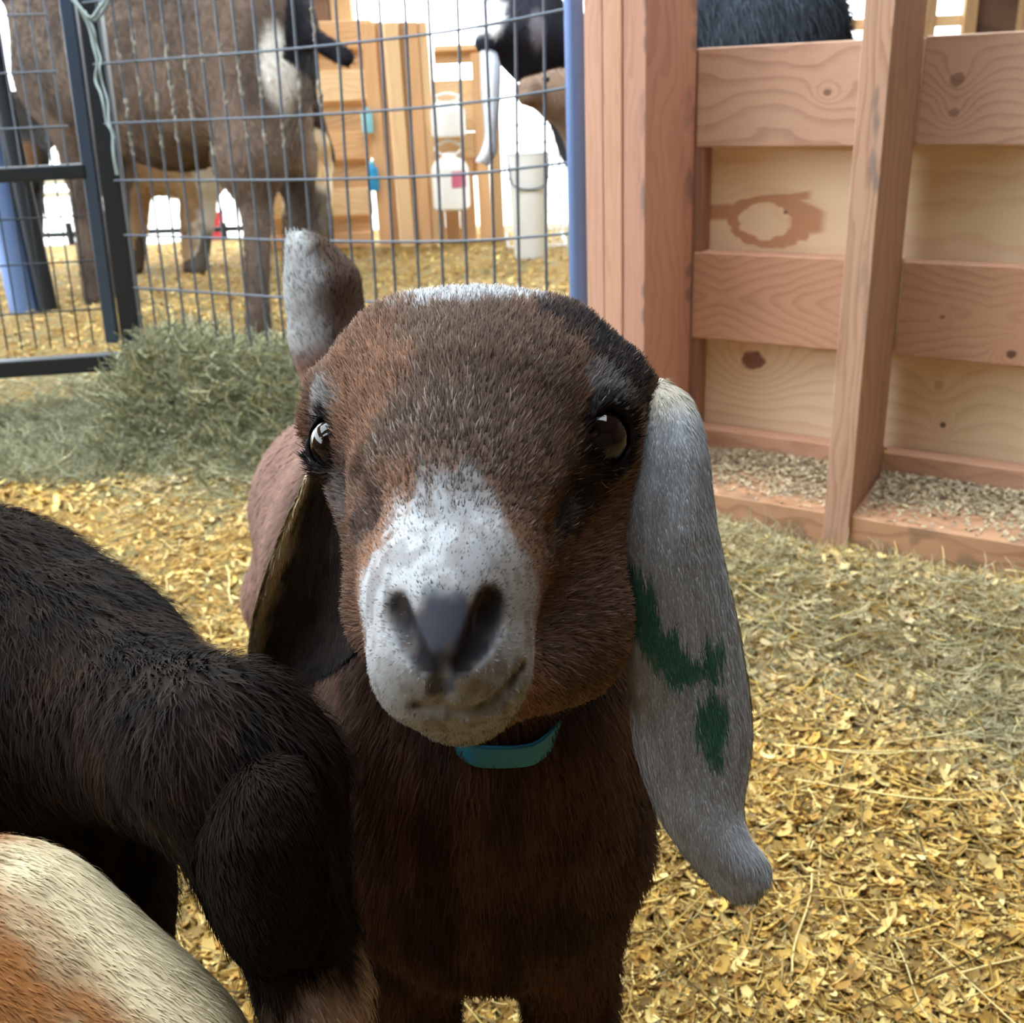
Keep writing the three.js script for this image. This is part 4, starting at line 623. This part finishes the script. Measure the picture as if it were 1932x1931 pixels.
{ // black and white goat close behind the wire
  const bl = col('#25262f'), wh = col('#e4e8ea'), br = col('#8a6a50');
  const f = [wc(.24, .01, -2.35), wc(.36, .01, -2.3), wc(.33, .01, -2.95), wc(.44, .01, -2.95)], tp = [wc(.24, .42, -2.37), wc(.36, .42, -2.33), wc(.33, .42, -2.95), wc(.44, .42, -2.95)];
  const blaze = C(918, 28, 2.0), spot = C(1015, 40, 1.98);
  animal({ name: 'goat', label: 'black and white goat with a long white ear behind the wire by the pipe', base: V(.4, 0, -2.5), seed: 17, cell: .0085,
    prims: [cp(1010, 20, 2.08, 52, 985, 60, 2.06, 48, .03), cp(985, 60, 2.06, 44, 930, 70, 2.02, 30, .03), cp(935, 66, 2.02, 28, 914, 82, 2.0, 19, .02), cp(930, 96, 2.03, 14, 985, 125, 2.08, 22, .02), cp(985, 0, 2.08, 48, 930, 30, 2.05, 32, .03),
      cp(1020, 90, 2.1, 62, 1075, 130, 2.25, 90, .05), cap(C(1085, 130, 2.25), wc(.28, .6, -2.55), .09, .13, .06), cap(wc(.28, .6, -2.55), wc(.38, .58, -2.95), .13, .12, .06), ...f.map((q, i) => cap(tp[i], q, .05, .022, .04)), cap(tp[0], wc(.27, .55, -2.45), .05, .1, .05), cap(tp[1], wc(.32, .55, -2.45), .05, .1, .05), cap(tp[2], wc(.36, .58, -2.9), .06, .1, .05), cap(tp[3], wc(.4, .58, -2.9), .06, .1, .05)],
    ears: [earGeo([[C(905, 95, 2.0), C(938, 102, 2.0), 0, .012], [C(906, 130, 1.98), C(945, 130, 1.98), .01, .014], [C(908, 180, 1.97), C(944, 170, 1.97), .015, .012], [C(912, 220, 1.97), C(942, 210, 1.97), .016, .012], [C(914, 255, 1.97), C(938, 250, 1.97), .014, .012], [C(907, 285, 1.97), C(936, 290, 1.97), .01, .01], [C(897, 303, 1.97), C(922, 312, 1.97), .004, .008]], 1, 8, 24)],
    earColor: (x, y, z, nx, ny, nz, u, v) => mixc(wh, col('#aab4c2'), smooth(.35, .8, u) * .7),
    fur: { count: 14000, width: 0.0016, lay: 0.25, messy: .5, weight: (p, n) => (n.z > -.2 ? 1 : .12), len: () => 0.012, flow: (p, n, q) => q.set(.25, -1, .1) },
    color: (x, y, z) => { const n = fbm(x * 40, y * 40, z * 40); let c = bl; const d = Math.hypot(x - blaze.x, (y - blaze.y) * .8, (z - blaze.z) * .4) + (n - .5) * .03; c = mixc(c, wh, smooth(.042, .028, d)); const q = Math.hypot((x - spot.x) * 2.2, y - spot.y); if (z > -2.05) c = mixc(c, col('#8c8a92'), smooth(.045, .02, q + (n - .5) * .03) * .6); return c; },
    eyes: [[C(1005, 16, 2.035), .011]] });
  // brown goat under it
  animal({ name: 'goat', label: 'grey-brown kid tucked under the black and white goat beside the pipe', base: V(.2, 0, -2.2), seed: 18, cell: .008,
    prims: [cp(1000, 172, 1.97, 26, 1060, 172, 2.0, 36, .03), cp(1060, 190, 2.0, 40, 1150, 260, 2.05, 60, .04), cap(C(1150, 270, 2.05), wc(.26, .01, -2.12), .05, .02, .03), cap(C(1110, 240, 2.03), wc(.2, .01, -2.08), .045, .02, .03), cap(C(1200, 280, 2.05), wc(.33, .01, -2.12), .05, .02, .03), cap(C(1000, 176, 1.965), C(990, 184, 1.95), .018, .014, .015)],
    fur: { count: 8000, width: 0.0014, lay: 0.25, messy: .5, weight: (p, n) => (n.z > -.2 ? 1 : .12), len: () => 0.011, flow: (p, n, q) => q.set(.25, -1, .1) },
    color: (x, y, z) => mixc(col('#6d5c52'), col('#97806c'), fbm(x * 30, y * 30, z * 30)), eyes: [[C(1030, 152, 1.955), .008]] });
}
{ // black goat behind the partition
  const bl = col('#2b3138'), f = [wc(.47, .01, -2.08), wc(.58, .01, -2.05), wc(.74, .01, -2.75), wc(.86, .01, -2.75)];
  const tp = f.map((q, i) => q.clone().add(toCam(V(0, .42, 0)).sub(toCam(V(0, 0, 0)))));
  animal({ name: 'goat', label: 'shaggy black goat showing its back above the plank partition', base: V(.55, 0, -2.35), seed: 19, cell: .012,
    prims: [cp(1400, 70, 2.05, 135, 1475, 50, 2.0, 118, .05), cp(1400, 85, 2.05, 130, 1330, 70, 2.06, 115, .05), cap(C(1450, 120, 2.03), wc(.8, .6, -2.75), .13, .15, .06), ...f.map((q, i) => cap(tp[i], q, .07, .025, .05)), cap(wc(.8, .6, -2.75), wc(.86, .72, -2.98), .1, .08, .05)],
    color: (x, y, z, nx, ny, nz, u, v, rr) => jit(mixc(bl, col('#3c454f'), fbm(x * 50, y * 25, z * 50)), rr),
    fur: { count: 16000, width: .003, lay: .3, messy: .6, weight: (p, n) => (n.z > -.2 ? 1 : .1), len: () => .03, flow: (p, n, q) => q.set(.1, -1, .2) } });
}
// ---------- litter: shavings, straw and hay, far too many to count ----------
{
  const r = rng(2024), green = (x, z) => { const s = sOf(x, z), o = oOf(x, z), op = (x - P0.x) * N.x + (z - P0.z) * N.z, sp = (x - P0.x) * U.x + (z - P0.z) * U.z; let g = fbm(x * 3.1 + 11, z * 3.1, 4) * 1.1 - .46; g += 1.3 * smooth(-.1, -.4, s) * Math.exp(-(((o - .05) / .22) ** 2)); if (sp > -.5) g += .85 * Math.exp(-(((op - .45) / .24) ** 2)); g -= .5 * Math.exp(-(((x - .3) / .7) ** 2 + ((z + .5) / .45) ** 2)); return clamp(g, 0, 1); };
  const spot = () => { const R = .3 * Math.exp(r() * Math.log(5.6 / .3)), a = (r() - .5) * 1.75 - .02; return [Math.sin(a) * R, -Math.cos(a) * R, R]; };
  const q = new THREE.Quaternion(), e = new THREE.Euler(), m = new THREE.Matrix4(), sc = V(1, 1, 1), p = V(0, 0, 0);
  const inside = (x, z) => x > -3.2 && x < 2.4 && z > -5.5;
  const wallGap = (x, z) => { const op = (x - P0.x) * N.x + (z - P0.z) * N.z, sp = (x - P0.x) * U.x + (z - P0.z) * U.z; return sp > -.45 && sp < .95 && op > -.04 && op < .19 ? 1 : 0; };
  const put = (mats, x, y, z, rx, ry, rz, sx, sy, sz) => { q.setFromEuler(e.set(rx, ry, rz, 'YXZ')); m.compose(p.set(x, y, z), q, sc.set(sx, sy, sz)); for (let i = 0; i < 16; i++) mats.push(m.elements[i]); };
  // a curled shaving, 1 long and .45 wide
  const chip = (() => { const P = [], I = []; for (let i = 0; i <= 3; i++) { const t = i / 3 - .5, w = [.16, .24, .2, .13][i], y = .22 * (t * t * 4) * .5; P.push(t, y + .03, -w, t + .05, y, 0, t - .04, y + .05, w * .9); } for (let i = 0; i < 3; i++) for (let k = 0; k < 2; k++) { const a = i * 3 + k; I.push(a, a + 1, a + 3, a + 1, a + 4, a + 3); } const g = new THREE.BufferGeometry(); g.setAttribute('position', new THREE.Float32BufferAttribute(P, 3)); g.setIndex(I); g.computeVertexNormals(); return g; })();
  const stalk = (bend, n = 6) => { const g = new THREE.CylinderGeometry(.5, .4, 1, 4, n, true); const a = g.attributes.position; for (let i = 0; i < a.count; i++) { const t = a.getY(i), x = a.getX(i), z = a.getZ(i); a.setXYZ(i, t, z + bend * (0), x); } g.computeVertexNormals(); return g; };
  const bent = (k) => { const rad = k > .2 ? .0078 : .0125; const n = 8, pts = [], P = [], I = []; for (let i = 0; i <= n; i++) { const t = i / n - .5; pts.push([t, k * (t * t * 2 - .2), k * .35 * Math.sin(t * 5)]); } for (let i = 0; i <= n; i++) for (let j = 0; j < 3; j++) { const a = j * 2.094; P.push(pts[i][0], pts[i][1] + rad * Math.cos(a), pts[i][2] + rad * Math.sin(a)); } for (let i = 0; i < n; i++) for (let j = 0; j < 3; j++) { const a = i * 3 + j, b = i * 3 + (j + 1) % 3; I.push(a, b, a + 3, b, b + 3, a + 3); } const g = new THREE.BufferGeometry(); g.setAttribute('position', new THREE.Float32BufferAttribute(P, 3)); g.setIndex(I); g.computeVertexNormals(); return g; };
  const two = std({ color: 0xffffff, roughness: .85, side: THREE.DoubleSide });
  const tones = [col('#dab45c'), col('#c59b48'), col('#efd98f'), col('#b28540'), col('#9a7c42'), col('#e0c47a'), col('#7c6234')], hayT = [col('#9f996f'), col('#b4ad88'), col('#827d58'), col('#c9c29f'), col('#8b866a'), col('#c9bc8c')], bankT = [col('#969b74'), col('#b3b695'), col('#7a8062'), col('#c6c8a8'), col('#868c76'), col('#c9be92')];
  const pick = (a) => a[Math.floor(r() * a.length)];
  let mats = [], cols = [];
  for (let i = 0; i < 150000; i++) { const [x, z, R] = spot(); if (!inside(x, z)) continue; const g = green(x, z); if (r() < g * .4) continue; const L = (.007 + .021 * r() * r()) * (1 + .25 * (R > 2)), y = groundY(x, z) + .001 + r() * .007; if (wallGap(x, z)) continue; put(mats, x, y, z, (r() - .5) * 1.3, r() * 6.283, (r() - .5) * 1.3, L, L, L * (.5 + r() * .7)); const c = mixc(pick(tones), pick(tones), r()), k = .75 + .45 * r(), gg = clamp(g * .7, 0, .5); const cc = mixc(c, col('#c4b898'), gg * 1.4); cols.push(cc[0] * k, cc[1] * k, cc[2] * k); }
  stuff('wood_shavings', chip, two, mats, cols).userData.label = 'golden wood shavings strewn all over the barn floor';
  for (const [nm, lb, k, n, T, gm] of [['straw', 'yellow straw stalks scattered over the shavings', .04, 26000, [col('#d8b45e'), col('#e6cd86'), col('#b58f47'), col('#8f7440')], 0], ['straw', 'bent yellow straw bits scattered over the shavings', .25, 22000, [col('#d8b45e'), col('#cfb070'), col('#a9853f'), col('#70592f')], 0], ['hay', 'greyish green hay heaped along the wire and the sill', .35, 95000, hayT, 1], ['hay', 'long fine hay stems lying across the litter', .12, 36000, hayT, 1]]) {
    mats = []; cols = [];
    for (let i = 0; i < n; i++) { let [x, z, R] = spot(); if (!inside(x, z) || wallGap(x, z)) continue; const g = green(x, z); if (gm ? r() > g * 1.15 + .04 : r() < g * .5) continue; const L = gm ? .03 + .06 * r() : .02 + .05 * r() * r() + .01, th = (gm ? .0011 + .0008 * r() : .0018 + .0014 * r()) / .028 * (R > 2 ? 1.3 : 1), lift = gm ? .05 * g * g : .006; put(mats, x, groundY(x, z) + .003 + r() * lift, z, (r() - .5) * (gm ? 1.6 : .5), r() * 6.283, (r() - .5) * (gm ? 1.1 : .45), L, k > .2 ? L : th, k > .2 ? L * 1 : th); if (k > .2) { } const TT = gm && sOf(x, z) < -.15 && Math.abs(oOf(x, z)) < .4 ? bankT : T, c = mixc(pick(TT), pick(TT), r()), kk = .7 + .5 * r(); cols.push(c[0] * kk, c[1] * kk, c[2] * kk); }
    const s = stuff(nm, bent(k), two, mats, cols); s.userData.label = lb;
  }
  mats = []; cols = [];
  for (let i = 0; i < 24000; i++) { const s = -.2 - .98 * r() - (r() < .06 ? .3 * r() : 0), o = .01 + (r() + r() + r() - 1.5) * .2 - (s < -1.02 ? .12 : 0), x = PF.x + UF.x * s + NF.x * o, z = PF.z + UF.z * s + NF.z * o, L = .05 + .1 * r(); put(mats, x, groundY(x, z) + r() * r() * .08 * Math.exp(-((o / .2) ** 2)), z, (r() - .5) * 2, r() * 6.283, (r() - .5) * 1.7, L, L * (.8 + r()), L * (.8 + r())); const c = mixc(pick(bankT), pick(bankT), r()), kk = .65 + .55 * r(); cols.push(c[0] * kk, c[1] * kk, c[2] * kk); }
  for (let i = 0; i < 7000; i++) { const x = -1.75 + 1.05 * r(), z = -2.42 + .42 * r() + .1 * (x + 1.2), L = .05 + .09 * r(); put(mats, x, groundY(x, z) + r() * r() * .04, z, (r() - .5) * 1.4, r() * 6.283, (r() - .5) * 1.2, L, L, L); const c = mixc(pick(bankT), pick(bankT), r()), kk = .55 + .5 * r(); cols.push(c[0] * kk, c[1] * kk, c[2] * kk); }
  stuff('hay', bent(.3), two, mats, cols).userData.label = 'green hay banked up along the foot of the wire';
  mats = []; cols = [];
  for (let i = 0; i < 260; i++) { const R = .45 + 1.3 * r(), a = (r() - .5) * 1.6, x = Math.sin(a) * R, z = -Math.cos(a) * R; if (wallGap(x, z)) continue; const L = .07 + .13 * r(); put(mats, x, groundY(x, z) + .011 + .006 * r(), z, (r() - .5) * .3, r() * 6.283, (r() - .5) * .16, L, .055 + .05 * r(), .055 + .05 * r()); const c = r() < .7 ? mixc(col('#d9bd6c'), col('#ecdca0'), r()) : mixc(col('#6b5a34'), col('#8d7a4c'), r()); cols.push(c[0], c[1], c[2]); }
  stuff('straw', bent(.1), two, mats, cols).userData.label = 'long single straw stalks lying on top of the litter';
  // litter lying on the sill of the partition
  mats = []; cols = [];
  for (let i = 0; i < 22000; i++) { const s = -.34 + 1.25 * r(), o = .004 + .178 * Math.pow(r(), 1.5), dens = noise(s * 7, o * 14, 3); if (s > -.06 && s < -.01) continue; if (r() > smooth(.14, .0, o - .05 * dens) * 1.1 + .1) continue; const h = .03 * smooth(.12, 0, o) * noise(s * 5, 2), x = P0.x + U.x * s + N.x * o, z = P0.z + U.z * s + N.z * o, L = .004 + .006 * r(); put(mats, x, .0895 + h * r(), z, (r() - .5), r() * 6.283, (r() - .5), L, L, L); const c = mixc(mixc(pick(tones), pick(hayT), .5), col('#d5cab4'), .55), k = .65 + .6 * r(); cols.push(c[0] * k, c[1] * k, c[2] * k); }
  stuff('sill_litter', chip, two, mats, cols).userData.label = 'pale litter piled on the timber sill against the planks';
}
renderer.render(scene, camera);
